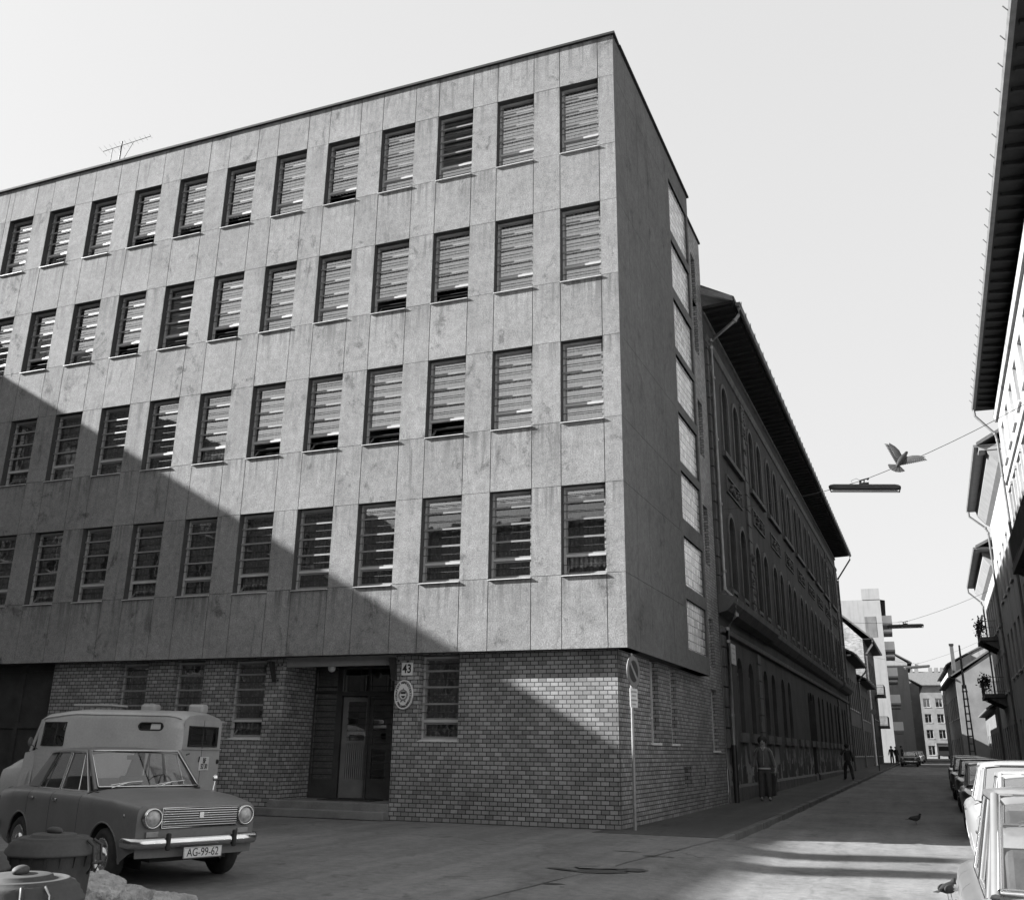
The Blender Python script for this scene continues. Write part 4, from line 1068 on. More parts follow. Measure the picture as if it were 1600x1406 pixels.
downpipe(SF, aa(97.4), [(.85, 11.8), (.8, 11.4), (.2, 10.6), (.15, 10.3), (.15, .5)], l3, .09, 'white_paint')
balcony(SF, aa(108), aa(111.5), 7.4, 1.0, l3, False, False); balcony(SF, aa(110), aa(113.5), 4.3, 1.0, l3, False, False)
FW = FX(.32, False)
l4 = plain_building('modern_block', 'white six storey block with rows of balconies halfway down the left side', FW, 120, 140, 19.0, wins_grid(120, 140, 3.4, 2.0, [(4.2 + 3.1 * i, 6.0 + 3.1 * i) for i in range(5)]), 'white_plaster', 'dark_metal', depth=16)
m = MB(); m.box(-1.7, .3, 119.95, 124, 19.0, 20.3); m.box(-16, -7, 121, 126, 19, 20.2); build('stair_tower', m, 'white_plaster', l4)
m = MB(); m.box(-1.6, -.35, 119.98, 119.995, 14.6, 17.0); build('recessed_panel', m, 'light_plaster', l4)
m = MB(); m.fprism(FW, [(0, 18.6), (.55, 18.8), (.55, 19.0), (0, 19.1)], 121, 140); build('eave_board', m, 'roof_dark', l4)
for i in range(5):
    z = 4.1 + 3.05 * i
    for (y0, y1) in ((121.5, 125.5), (130, 134)):
        m = MB(); m.fbox(FW, y0, y1, 0, 1.1, z - .2, z); b = build('balcony', m, 'white_plaster', l4)
        m = MB(); m.fbox(FW, y0, y1, 1.02, 1.1, z, z + .95); m.fbox(FW, y0, y0 + .07, 0, 1.02, z, z + .95); build('parapet', m, 'white_paint', b)
l5 = plain_building('street_house', 'grey house past the white block on the left', FX(3.0, False), 143, 160, 13.5, wins_grid(143, 160, 3, 1.2, [(1.2, 3.2), (5, 7), (8.6, 10.6)]), 'white_plaster', 'frame_paint', eave=.5, roof=3, depth=9)
l6 = plain_building('street_house', 'lowest grey house near the end of the left side', FX(4.7, False), 162, 185, 11.5, wins_grid(162, 185, 3, 1.2, [(1.2, 3.2), (5, 7)]), 'far_wall', 'frame_paint', eave=.5, roof=3, depth=9)
# closing block at the end of the street
FE = frame(4.2, 225, 1, 0, 0, -1)
e1 = plain_building('end_block', 'large pale block closing off the far end of the street', FE, -3, 14, 15.6, wins_grid(1.2, 13, 2.4, 1.3, [(1.5, 3.4), (4.8, 6.6), (8, 9.8), (11.2, 13.0)]), 'far_wall', 'frame_paint', eave=.6, roof=3.2, depth=12)
for x in (5, 6.2, 9, 10.2, 11.4, 14):
    m = MB(); m.box(x, x + .8, 230.5, 231.3, 18, 19.8); build('chimney', m, 'far_wall', e1)

# houses standing behind and left of the camera: they shade the square and are mirrored in the panes
FLB = frame(-34.0, 0, 0, 1, 1, 0)
lb = plain_building('side_house', 'tall house on the left edge of the square that shades the forecourt', FLB, -26, 16.2, 17.7, wins_grid(-26, 16.2, 3.2, 1.2, [(1.3, 3.4), (5, 7.2), (8.7, 10.9), (12.4, 14.6)]), 'grey_plaster', 'frame_paint', depth=12)
for y in (4.3, 6.3):
    m = MB(); m.box(-35.0, -34.05, y, y + .75, 17.5, 19.3); build('chimney', m, 'old_brick', lb)
FBB = frame(40, -27, -1, 0, 0, 1)
bb = plain_building('rear_house', 'long house row closing the square behind the camera', FBB, 20, 92, 17.0, wins_grid(20, 78, 3.2, 1.2, [(1.3, 3.4), (5, 7.2), (8.7, 10.9)]), 'grey_plaster', 'frame_paint', eave=.6, roof=3.2, depth=10)
# ================================================================= CARS
def lerp_tab(tab, x):
    tab = sorted(tab)
    if x <= tab[0][0]: return tab[0][1]
    for (a, b), (c, d) in zip(tab[:-1], tab[1:]):
        if x <= c: return b + (d - b) * (x - a) / (c - a)
    return tab[-1][1]
SEDAN = dict(xf=1.84, xr=-2.10, ax=1.21, hw=.805,
    belt=[(-2.1, .875), (-1.5, .90), (-.3, .905), (.6, .905), (1.3, .885), (1.84, .825)],
    hood=[(.60, .97), (1.2, .945), (1.7, .885), (1.84, .85)], trunk=[(-1.42, .955), (-1.9, .94), (-2.1, .915)],
    wb=(.60, .655, .975), wt=(.12, .585, 1.385), rb=(-1.42, .64, .955), rt=(-.98, .56, 1.375), zr=1.43, wheel=.29, bulge=.05,
    hoodrise=.0, seam=(.52, -.31, -1.02), bpil=-.33)
def make_car(name, label, paint, loc, heading, scale, group=None, P=SEDAN, detail=True, plate=None, cat='car', pale_rubber=False, rack=False):
    root = empty(name, (0, 0, 0), label, cat, group)
    ax, wr, hw = P['ax'], P['wheel'], P['hw']; Ra = wr + .055; az = wr
    belt = lambda x: lerp_tab(P['belt'], x)
    def plan(x):
        e = 1.0
        if x > 1.1: e = 1 - .11 * ((x - 1.1) / (P['xf'] - 1.1)) ** 2
        if x < -1.3: e = 1 - .07 * ((-1.3 - x) / (-1.3 - P['xr'])) ** 2
        return e
    PR = [(0, .945), (.12, .972), (.4, .995), (.7, 1.0), (.88, .998), (.94, .985), (.975, .962), (1.0, .925)]
    def hwz(x, z):
        t = (z - .22) / (belt(x) - .22); t = min(1, max(0, t)); return hw * plan(x) * lerp_tab(PR, t)
    def zlow(x):
        z = .23
        if x > 1.55: z += .14 * min(1, (x - 1.55) / .25)
        if x < -1.65: z += .12 * min(1, (-1.65 - x) / .3)
        for a in (ax, -ax):
            if abs(x - a) < Ra: z = max(z, az + math.sqrt(max(0, Ra * Ra - (x - a) ** 2)))
        return z
    xs = [P['xr'] + i * (P['xf'] - P['xr']) / 40 for i in range(41)]
    for a in (ax, -ax): xs += [a - Ra * cos(pi * k / 16) for k in range(17)] + [a - Ra - .001, a + Ra + .001]
    s0, s1, s2 = P['seam']; xs += [s0, s1, s2]
    xs = sorted(set(round(x, 4) for x in xs))
    ts = [0, .12, .25, .4, .55, .7, .8, .88, .94, .975, 1.0]
    def sidegrid(mb, xa, xb, sg, zmin=None, zmax=None, inset=0.0):
        cols = [x for x in xs if xa - 1e-6 <= x <= xb + 1e-6]
        if cols[0] > xa + 1e-4: cols = [xa] + cols
        if cols[-1] < xb - 1e-4: cols.append(xb)
        rows = []
        for x in cols:
            lo = zlow(x) + (.012 if zmin else 0); lo = max(lo, zmin) if zmin else lo
            hi = zmax if zmax else belt(x)
            lo = min(lo, hi)
            rows.append([(x, sg * (hwz(x, lo + (hi - lo) * t) - inset), lo + (hi - lo) * t) for t in ts])
        mb.grid(rows, True)
    G = .005
    body = MB()
    for sg in (1, -1):
        sidegrid(body, P['xr'], s2 - G, sg); sidegrid(body, s0 + G, P['xf'], sg); sidegrid(body, s2 - G, s0 + G, sg, zmax=.298)
        # shoulder between body side and glasshouse
        cols = [x for x in xs if P['rb'][0] <= x <= P['wb'][0]]
        body.grid([[(x, sg * hwz(x, belt(x)), belt(x)), (x, sg * (P['wb'][1] + .045), belt(x) + .022), (x, sg * (P['wb'][1] + .005), belt(x) + .03)] for x in cols], True)
        # arch lips
        for a in (ax, -ax):
            body.tube([(a - Ra * cos(pi * k / 18), sg * (hwz(a - Ra * cos(pi * k / 18), az + Ra * sin(pi * k / 18)) - .006), az + Ra * sin(pi * k / 18)) for k in range(-1, 20)], .012, 6)
    # hood and boot lid
    def deck(tab, xa, xb):
        cols = [x for x in xs if xa <= x <= xb]; cols = [xa] * (cols[0] > xa + 1e-4) + cols + [xb] * (cols[-1] < xb - 1e-4)
        rows = []
        for x in cols:
            Y = hwz(x, belt(x)); zc = lerp_tab(tab, x); zb_ = belt(x)
            row = []
            for i in range(21):
                u = -1 + 2 * i / 20; row.append((x, Y * u, zb_ + (zc - zb_) * (1 - abs(u) ** 4.5)))
            rows.append(row)
        body.grid(rows, True)
        return rows
    hd = deck(P['hood'], P['wb'][0], P['xf']); tk = deck(P['trunk'], P['xr'], P['rb'][0])
    def endface(rowtop, x0, sgn, zbot):
        rows = []
        for j, f in enumerate([0, .06, .15, .35, .6, .85, 1]):
            row = []
            for i, p in enumerate(rowtop):
                u = -1 + 2 * i / (len(rowtop) - 1); z = p[2] + (zbot - p[2]) * f
                Y = hwz(x0, z) if f > 0 else abs(rowtop[-1][1])
                b = P['bulge'] * (1 - abs(u) ** 4) * (min(1, f * 6))
                row.append((x0 + sgn * b, Y * u, z))
            rows.append(row)
        body.grid(rows, True)
    endface(hd[-1], P['xf'], 1, .30); endface(tk[0], P['xr'], -1, .30)
    # roof
    xr0, xw0 = P['rt'][0], P['wt'][0]; yr = P['wt'][1]; zr = P['zr']; rows = []
    for i in range(13):
        x = xr0 - .03 + (xw0 + .04 - xr0 + .03) * i / 12; u = -1 + 2 * i / 12
        row = []
        for j in range(15):
            v = -1 + 2 * j / 14; k = 1.0
            z = zr - .035 * abs(v) ** 2.5 - .03 * abs(u) ** 3
            row.append((x, v * (yr + .015), z))
        row = [(row[0][0], row[0][1] - .008, row[0][2] - .035)] + row + [(row[-1][0], row[-1][1] + .008, row[-1][2] - .035)]
        rows.append(row)
    rows = [[(p[0] - .012, p[1], p[2] - .03) for p in rows[0]]] + rows + [[(p[0] + .012, p[1], p[2] - .03) for p in rows[-1]]]
    body.grid(rows, True)
    # pillars
    def seg(p, q, r): body.tube([p, q], r, 8)
    for sg in (1, -1):
        A0, A1 = (P['wb'][0], sg * P['wb'][1], P['wb'][2] - .03), (P['wt'][0], sg * P['wt'][1], P['wt'][2])
        body.tube([A0, A1], [.028, .022], 8)
        rb, rt = P['rb'], P['rt']
        # rear quarter panel, thick
        q = [(rt[0] + .20, sg * (yr - .005), rt[2] + .01), (rt[0] - .01, sg * rt[1], rt[2] + .01), (rb[0], sg * (rb[1] + .02), rb[2] - .02), (s2 + .0, sg * (P['wb'][1] + .03), rb[2] - .02)]
        body.hexa([Vector(p) for p in q] + [Vector(p) - Vector((0, sg * .03, 0)) for p in q]) if sg > 0 else body.hexa([Vector(p) - Vector((0, sg * .03, 0)) for p in q] + [Vector(p) for p in q])
    bo = build('body', body, paint, root)
    # inner dark tub, floor and wheel wells
    mb = MB(); 
    mb.box(-1.5, .75, -.62, .62, .20, .30); mb.box(P['xr'] + .1, P['xf'] - .12, -.46, .46, .24, .5); mb.box(.62, .72, -.68, .68, .3, .93); mb.box(-1.45, -1.3, -.64, .64, .3, .93)
    for sg in (1, -1):
        mb.box(-.86, .8, *sorted((sg * .66, sg * .70)), .28, .86)
        for a in (ax, -ax):
            mb.grid([[(a - (Ra + .004) * cos(pi * k / 14), sg * y, az + (Ra + .004) * sin(pi * k / 14)) for k in range(15)] for y in (.47, .785)], True)
            mb.face([(a - Ra * cos(pi * k / 14), sg * .47, az + Ra * sin(pi * k / 14)) for k in range(15)] + [(a + Ra, sg * .47, .15), (a - Ra, sg * .47, .15)])
    build('underbody', mb, 'rubber', root)
    # doors
    for sg in (1, -1):
        for xa, xb in ((s1 + G, s0 - G), (s2 + G, s1 - G)):
            m = MB(); sidegrid(m, xa, xb, sg, zmin=.305)
            front = xa > s1
            yb_, yt_ = P['wb'][1] + .03, yr + .005
            zb_, zt_ = belt(0) + .02, P['wt'][2] - .025
            if front:
                xb0, xb1 = P['wb'][0] - .10, P['wt'][0] + -.02
                W = [(s1 + .02, zb_), (xb0, zb_), (xb1, zt_), (s1 + .02, zt_)]
            else:
                W = [(s2 + .04, zb_), (s1 - .02, zb_), (s1 - .02, zt_), (P['rt'][0] + .30, zt_)]
            Y3 = lambda z: sg * (yb_ + (yt_ - yb_) * (z - zb_) / (zt_ - zb_))
            loop = [(x, Y3(z), z) for x, z in W]
            for p, q in zip(loop, loop[1:] + loop[:1]): m.tube([p, q], .015, 6)
            dd = build('door', m, paint, root)
            m = MB(); m.face(loop); build('door_window', m, 'car_glass', dd)
            if detail:
                m = MB(); lp = [Vector(p) + Vector((0, sg * .014, 0)) for p in loop]
                for p, q in zip(lp, lp[1:] + lp[:1]): m.tube([p, q], .006, 5)
                vx = xb0 - .30 if front else s2 + .22
                if front: m.tube([(W[1][0] - .30, Y3(zb_), zb_), (W[2][0] - .06, Y3(zt_), zt_)], .008, 5)
                else: m.tube([(W[0][0] + .17, Y3(zb_), zb_), (W[3][0] - .0, Y3(zt_), zt_)], .008, 5)
                build('window_trim', m, 'chrome', dd)
                m = MB(); hx = xa + .10; hz = belt(hx) - .10; hy = hwz(hx, hz)
                m.box(hx, hx + .11, *sorted((sg * (hy + .004), sg * (hy + .03))), hz, hz + .028); build('handle', m, 'chrome', dd, bevel=.006)
    # windscreen and rear glass with rubber and chrome
    def glassgrid(b, t, nm, bow):
        rows = []
        for j in range(6):
            f = j / 5; x = b[0] + (t[0] - b[0]) * f; y = b[1] + (t[1] - b[1]) * f - .02; z = b[2] + (t[2] - b[2]) * f
            rows.append([(x + bow * (1 - (u / 6) ** 2), y * u / 6, z) for u in range(-6, 7)])
        m = MB(); m.grid(rows, True); o = build(nm, m, 'car_glass', root)
        loop = rows[0] + [r[-1] for r in rows[1:]] + rows[-1][::-1][1:] + [r[0] for r in rows[::-1][1:]]
        m = MB(); m.tube(loop, .016, 6, False); build('seal', m, 'rubber' if not pale_rubber else 'frame_paint', o)
        if detail: m = MB(); m.tube([Vector(p) + Vector((.012 if bow > 0 else -.012, 0, .008)) for p in loop], .008, 6, False); build('trim', m, 'chrome', o)
        return o
    wso = glassgrid(P['wb'], (P['wt'][0], P['wt'][1], P['wt'][2] - .005), 'windscreen', .05); glassgrid(P['rb'], P['rt'], 'rear_window', -.05)
    # cabin
    m = MB()
    for sg in (.34, -.34):
        m.box(-.35, .15, sg - .24, sg + .24, .38, .55); m.hexa([(-.42, sg - .24, .5), (-.30, sg - .24, .5), (-.30, sg + .24, .5), (-.42, sg + .24, .5), (-.60, sg - .2, 1.07), (-.5, sg - .2, 1.07), (-.5, sg + .2, 1.07), (-.60, sg + .2, 1.07)])
    m.box(-1.2, -.8, -.6, .6, .38, .55); m.hexa([(-1.25, -.6, .5), (-1.1, -.6, .5), (-1.1, .6, .5), (-1.25, .6, .5), (-1.36, -.56, 1.02), (-1.27, -.56, 1.02), (-1.27, .56, 1.02), (-1.36, .56, 1.02)])
    build('seat', m, 'seat_cloth', root, bevel=.04)
    m = MB(); m.hexa([(.32, -.64, .72), (.62, -.64, .72), (.62, .64, .72), (.32, .64, .72), (.36, -.62, .93), (.62, -.64, .955), (.62, .64, .955), (.36, .62, .93)]); build('dashboard', m, 'interior', root)
    m = MB(); Mw = Matrix.Translation((.12, .34, .93)) @ Matrix.Rotation(R(-62), 4, 'Y')
    m.tube([Mw @ Vector((.19 * cos(2 * pi * i / 24), .19 * sin(2 * pi * i / 24), 0)) for i in range(25)], .011, 6); m.tube([Mw @ Vector((-.19, 0, 0)), Mw @ Vector((.19, 0, 0))], .012, 6); m.tube([Mw @ Vector((0, 0, 0)), (.38, .34, .80)], .02, 6)
    build('steering_wheel', m, 'rubber', root)
    # wheels
    for a in (ax, -ax):
        for sg in (1, -1):
            Mx = Matrix.Translation((a, sg * .70, az)) @ Matrix.Rotation(R(-90 * sg), 4, 'X')
            m = MB(); m.lathe([(wr - .11, -.085), (wr - .04, -.088), (wr - .008, -.062), (wr, -.03), (wr, .03), (wr - .008, .062), (wr - .04, .086), (wr - .10, .078), (wr - .115, .06)], 32, Mx)
            wl = build('wheel', m, 'tyre', root)
            m = MB(); m.lathe([(wr - .105, .078), (wr - .115, .085), (wr - .13, .06), (wr - .15, .045), (.10, .04), (.095, .02), (0, .02)], 28, Mx); build('rim', m, 'hub_metal' if detail else 'galvanised', wl)
            m = MB(); m.lathe([(.098, .042), (.09, .07), (.06, .088), (.03, .093), (.0, .094)], 24, Mx); build('hubcap', m, 'chrome', wl)
    # front: grille, lamps, bumper, plate
    xf = P['xf']; fx = xf + P['bulge']
    m = MB(); m.box(fx - .03, fx + .004, -.455, .455, .60, .795); gr = build('grille', m, 'black_paint', root)
    m = MB()
    for i in range(8): z = .613 + i * .0245; m.box(fx + .002, fx + .018, -.45, .45, z, z + .007)
    m.box(fx + .002, fx + .03, -.025, .025, .69, .75); m.tube([(fx + .01, -.46, .597), (fx + .01, .46, .597), (fx + .01, .46, .8), (fx + .01, -.46, .8), (fx + .01, -.46, .597)], .008, 6)
    build('grille_bar', m, 'chrome', gr)
    for sg in (1, -1):
        Mx = Matrix.Translation((fx - .03, sg * .565, .70)) @ Matrix.Rotation(R(90), 4, 'Y')
        m = MB(); m.lathe([(.0, .075), (.04, .072), (.075, .055), (.088, .03)], 24, Mx); hl = build('headlight', m, 'lens', root)
        m = MB(); m.lathe([(.088, .025), (.090, .06), (.100, .062), (.108, .04), (.110, .0)], 28, Mx); build('chrome_ring', m, 'chrome', hl)
        m = MB(); m.box(fx - .04, fx + .008, *sorted((sg * .48, sg * .62)), .505, .565); build('indicator', m, 'amber_lens', root, bevel=.008)
        m = MB(); m.box(P['xr'] - .052, P['xr'] + .02, *sorted((sg * .46, sg * .68)), .60, .72); build('tail_light', m, 'amber_lens', root, bevel=.01)
    for xx, s_ in ((fx + .06, 1), (P['xr'] - P['bulge'] - .06, -1)):
        pts = [(xx - s_ * .30, -.765, .45), (xx - s_ * .12, -.755, .45), (xx - s_ * .03, -.69, .45), (xx, -.5, .45), (xx + s_ * .015, 0, .45), (xx, .5, .45), (xx - s_ * .03, .69, .45), (xx - s_ * .12, .755, .45), (xx - s_ * .30, .765, .45)]
        m = MB()
        rows = []
        for k, p in enumerate(pts):
            t = (Vector(pts[min(k + 1, 8)]) - Vector(pts[max(k - 1, 0)])).normalized(); nrm = Vector((t.y, -t.x, 0)) * (1 if s_ > 0 else -1)
            rows.append([Vector(p) + nrm * (.03 * cos(2 * pi * j / 12)) + Vector((0, 0, .055 * sin(2 * pi * j / 12))) for j in range(12)])
        m.grid(rows, True, True); bu = build('bumper', m, 'chrome', root)
        m = MB()
        for sg in (1, -1): m.box(*sorted((xx + s_ * .0, xx + s_ * .055)), sg * .40 - .022, sg * .40 + .022, .375, .55)
        build('overrider', m, 'rubber', bu, bevel=.015)
    if plate:
        m = MB(); m.box(fx + .125, fx + .133, -.23, .23, .285, .40); pl = build('number_plate', m, 'enamel_white', root, bevel=.004)
        Mt = Matrix.Translation((fx + .1345, 0, .3425)) @ Matrix.Rotation(R(90), 4, 'Z') @ Matrix.Rotation(R(90), 4, 'X')
        text_mesh(plate, .118, Mt, 'black_paint', 'plate_text', pl, .0015, bold=.0, sx=.80)
        m = MB(); m.tube([(fx + .134, -.224, .291), (fx + .134, .224, .291), (fx + .134, .224, .394), (fx + .134, -.224, .394), (fx + .134, -.224, .291)], .0025, 4); build('plate_border', m, 'black_paint', pl)
    if detail:
        m = MB()
        for y in (.16, -.40):
            b = P['wb']; t = P['wt']; f = lambda k, yy: (b[0] + (t[0] - b[0]) * k + .05 * (1 - (yy / b[1]) ** 2) + .02, yy, b[2] + (t[2] - b[2]) * k + .012)
            p0 = (b[0] + .06, y - .10, b[2] - .005); p1 = f(.10, y + .12); m.tube([p0, p1], .007, 5); m.tube([f(.03, y - .10), p1, f(.13, y + .30)], .006, 5)
        build('wiper', m, 'chrome', root)
        m = MB(); m.tube([(.95, .66, .93), (.93, .69, 1.05)], .009, 6); m.ball((.93, .69, 1.075), .04, 12, 8, (.55, 1, 1)); build('wing_mirror', m, 'chrome', root)
        m = MB(); m.box(.13, .15, -.11, .11, 1.28, 1.335); build('rear_view_mirror', m, 'rubber', root, bevel=.006)
        m = MB()
        for sg in (1, -1): m.lathe([(.0, .012), (.015, .01), (.02, 0)], 10, Matrix.Translation((1.62, sg * hwz(1.62, .72), .72)) @ Matrix.Rotation(R(-90 * sg), 4, 'X'))
        build('side_repeater', m, 'amber_lens', root)
    root.location = loc; root.rotation_euler = (0, 0, heading); root.scale = (scale,) * 3
    return root
def dup_tree(o, parent=None):
    c = o.copy(); COL.objects.link(c)
    if parent is not None: c.parent = parent
    for ch in list(o.children): dup_tree(ch, c)
    return c

sedan = make_car('parked_car', 'grey four door saloon with round headlights and chrome grille parked beside the dustbins', 'car_grey', (-8.63, 9.52, 0), -.39, .95, None, plate='AG-99-62')
GRP = 'cars parked along the right kerb'
hd_r = -pi / 2 - .04
carA = make_car('parked_car', 'pale saloon nearest the camera at the lower right with its windscreen at the frame edge', 'car_cream', (1.01, 5.62, -.12), -pi / 2 - .035, .95, GRP, pale_rubber=True)
# star-shaped caps on the wing of the nearest car, paper on its dashboard
m = MB()
for (x, y, z) in ((.72, -.69, .925), (.93, -.68, .915)):
    for k in range(5):
        t0 = 2 * pi * k / 5; c = Vector((x, y, z + .03))
        a_ = Vector((x + .05 * cos(t0), y, z + .05 * sin(t0) + .005)); b_ = Vector((x + .02 * cos(t0 + .63), y, z + .02 * sin(t0 + .63) + .005)); d_ = Vector((x + .02 * cos(t0 - .63), y, z + .02 * sin(t0 - .63) + .005))
        cc = Vector((x, y - .02, z + .005)); m.face([cc, b_, a_]); m.face([cc, a_, d_])
SVA = (carA.location.copy(), carA.rotation_euler.copy(), carA.scale.copy())
cap = build('star_cap', m, 'hub_metal', None); cap.parent = carA
m = MB(); m.hexa([(.42, -.3, .955), (.56, -.3, .965), (.56, .1, .965), (.42, .1, .955), (.42, -.3, .957), (.56, -.3, .967), (.56, .1, .967), (.42, .1, .957)]); pp = build('paper_sheet', m, 'white_paint', None); pp.parent = carA
OLD = dict(SEDAN); OLD.update(xf=1.80, xr=-2.0, ax=1.15, hw=.79, zr=1.47, wt=(.05, .56, 1.415), rt=(-.80, .54, 1.40), rb=(-1.25, .63, 1.0), wb=(.55, .64, 1.0), belt=[(-2.0, .78), (-1.5, .90), (-.3, .95), (.6, .94), (1.3, .90), (1.8, .78)], hood=[(.55, 1.0), (1.2, .97), (1.6, .88), (1.8, .80)], trunk=[(-1.25, 1.0), (-1.6, .93), (-2.0, .80)], seam=(.5, -.31, -.95))
carB = make_car('parked_car', 'small white rounded saloon half hidden behind the nearest pale car', 'car_white', (1.42, 10.0, -.12), hd_r, .95, GRP, OLD)
BIG = dict(SEDAN); BIG.update(xf=2.05, xr=-2.3, ax=1.36, hw=.85, zr=1.53, wt=(.1, .60, 1.48), rt=(-1.1, .58, 1.46), rb=(-1.55, .68, 1.05), wb=(.62, .70, 1.05), belt=[(-2.3, .90), (-1.5, .98), (-.3, 1.0), (.6, .99), (1.3, .95), (2.05, .86)], hood=[(.62, 1.05), (1.3, 1.0), (1.9, .92), (2.05, .88)], trunk=[(-1.55, 1.05), (-2.0, 1.0), (-2.3, .93)], seam=(.55, -.35, -1.1))
carC = make_car('parked_car', 'large white saloon parked third along the right kerb at the shadow edge', 'car_white', (1.66, 15.0, -.12), hd_r + pi, .95, GRP, BIG)
WAG = dict(SEDAN); WAG.update(zr=1.44, wt=(.2, .60, 1.385), rt=(-1.62, .585, 1.37), rb=(-1.95, .66, .93), trunk=[(-1.95, .93), (-2.1, .90)], seam=(.52, -.31, -1.02))
carD = make_car('parked_car', 'black estate car parked fourth along the right kerb in the shade', 'car_black', (2.0, 22.6, -.12), hd_r, .97, GRP, WAG)
carE = make_car('parked_car', 'dark saloon parked fifth along the right kerb beyond the black estate', 'car_mid', (2.35, 31.0, gz(31) - .12), hd_r, .97, GRP, SEDAN, detail=False)
LBL = ['dark saloon parked sixth along the right kerb far down the street', 'distant dark saloon at the far end of the right-hand row of cars']
for i, y in enumerate((38.0, 46.0)):
    c = dup_tree(carE); c.location = (kerb_r(y) - 1.0, y, gz(y) - .12); c['label'] = LBL[i]
GL = 'cars parked along the far left kerb'
LL = ['grey car parked first in the distant left-hand row by the white block', 'dark car parked second in the distant left-hand row', 'pale car parked third in the distant left-hand row', 'last tiny car visible in the distant left-hand row']
far0 = make_car('parked_car', LL[0], 'car_grey', (kerb_l(103) + 1.2, 103, gz(103) - .12), -pi / 2 - .04, .97, GL, SEDAN, detail=False)
far0b = make_car('parked_car', LL[2], 'car_white', (kerb_l(122) + 1.5, 122, gz(122) - .12), -pi / 2 - .04, .97, GL, SEDAN, detail=False)
for src, y, dx, lb_ in ((far0, 111, 1.3, LL[1]), (far0b, 134, 1.6, LL[3])):
    c = dup_tree(src); c.location = (kerb_l(y) + dx, y, gz(y) - .12); c['label'] = lb_
# ---- small far lorry
lo = empty('delivery_lorry', (0, 0, 0), 'small pale lorry standing far down the street behind the last cars', 'lorry')
m = MB(); m.box(-1.0, 1.0, 0.9, 5.2, .7, 2.6); build('cargo_box', m, 'car_white', lo, bevel=.06)
m = MB(); m.box(-.95, .95, -.6, .8, .5, 2.2); build('cab', m, 'car_white', lo, bevel=.15)
m = MB(); m.box(-.8, .8, -.615, -.60, 1.3, 2.0); build('windscreen', m, 'black_paint', lo)
for x in (-.85, .85):
    for y in (.1, 3.9):
        m = MB(); m.lathe([(0, -.1), (.4, -.1), (.42, 0), (.4, .1), (0, .1)], 16, Matrix.Translation((x, y, .42)) @ Matrix.Rotation(R(90), 4, 'Y')); build('wheel', m, 'tyre', lo)
lo.location = (8.2, 185, gz(185) - .1)

# ================================================================= VAN
van = empty('ambulance_van', (0, 0, 0), 'pale grey bonneted van with an oval side window parked behind the grey saloon', 'van')
HW = .88
def vsec(x):
    """cross-section half profile (y,z) list at x: sill, side, shoulder, roof"""
    zt = lerp_tab([(-2.1, 1.93), (-1.9, 2.0), (0, 2.02), (.55, 1.98), (.74, 1.90)], x)
    w = lerp_tab([(-2.12, .80), (-2.0, .865), (-1.6, .88), (.5, .88), (.74, .82)], x)
    return [(w * .97, .42), (w, .60), (w, .95), (w, 1.30), (w * .995, 1.38), (w * .985, 1.44), (w * .965, 1.60), (w * .955, 1.67), (w * .94, 1.79), (w * .935, zt - .17), (w * .93, zt - .12), (w * .915, zt - .085), (w * .88, zt - .05), (w * .78, zt - .012), (w * .4, zt + .02), (0, zt + .028)]
vx = [-2.12, -2.05, -1.95, -1.8, -1.72, -1.27, -1.2, -.8, -.4, 0.0, .18, .62, .74]
def vfull(x):
    h = vsec(x); return [(x, -y, z) for y, z in h] + [(x, y, z) for y, z in h[::-1][1:]]
rows = [vfull(x) for x in vx]
nc = len(rows[0])
m = MB()
i0, i1 = vx.index(.18), vx.index(.62)
j_lo, j_hi = 4, 8
o0, o1 = vx.index(-1.72), vx.index(-1.27)
def vskip(a, b):
    bb = b if b < nc // 2 else nc - 2 - b
    if a == i0 and 4 <= bb <= 7: return True
    if a == o0 and bb == 7: return True
    if a >= 0 and bb >= 11: return True      # roof is a separate, paler panel
    return False
m.grid(rows, True, False, vskip)
m2 = MB(); m2.grid(rows, True, False, lambda a, b: not ((b if b < nc // 2 else nc - 2 - b) >= 11))
# wheel arches are hidden low: rear face
zt = 1.93
rr = vfull(-2.12)
def rear(y0, y1, z0, z1): m.face([(-2.125, y0, z0), (-2.125, y1, z0), (-2.125, y1, z1), (-2.125, y0, z1)])
wy, wz0, wz1 = .60, 1.40, 1.74
rear(-.78, .78, .42, wz0); rear(-.78, .78, wz1, 1.86); rear(-.78, -wy, wz0, wz1); rear(wy, .78, wz0, wz1)
m.grid([[( -2.12, s_ * y, z) for y, z in vsec(-2.12)[:12]] for s_ in (1,)] + [[(-2.125, s_ * min(y, .78), min(z, 1.86)) for y, z in vsec(-2.12)[:12]] for s_ in (1,)], True)
m.grid([[( -2.12, -y, z) for y, z in vsec(-2.12)[:12]]] + [[(-2.125, -min(y, .78), min(z, 1.86)) for y, z in vsec(-2.12)[:12]]], True)
m2.face([(-2.12, y, z) for y, z in [(-p[0], p[1]) for p in vsec(-2.12)[10:]] + vsec(-2.12)[::-1][1:6]])
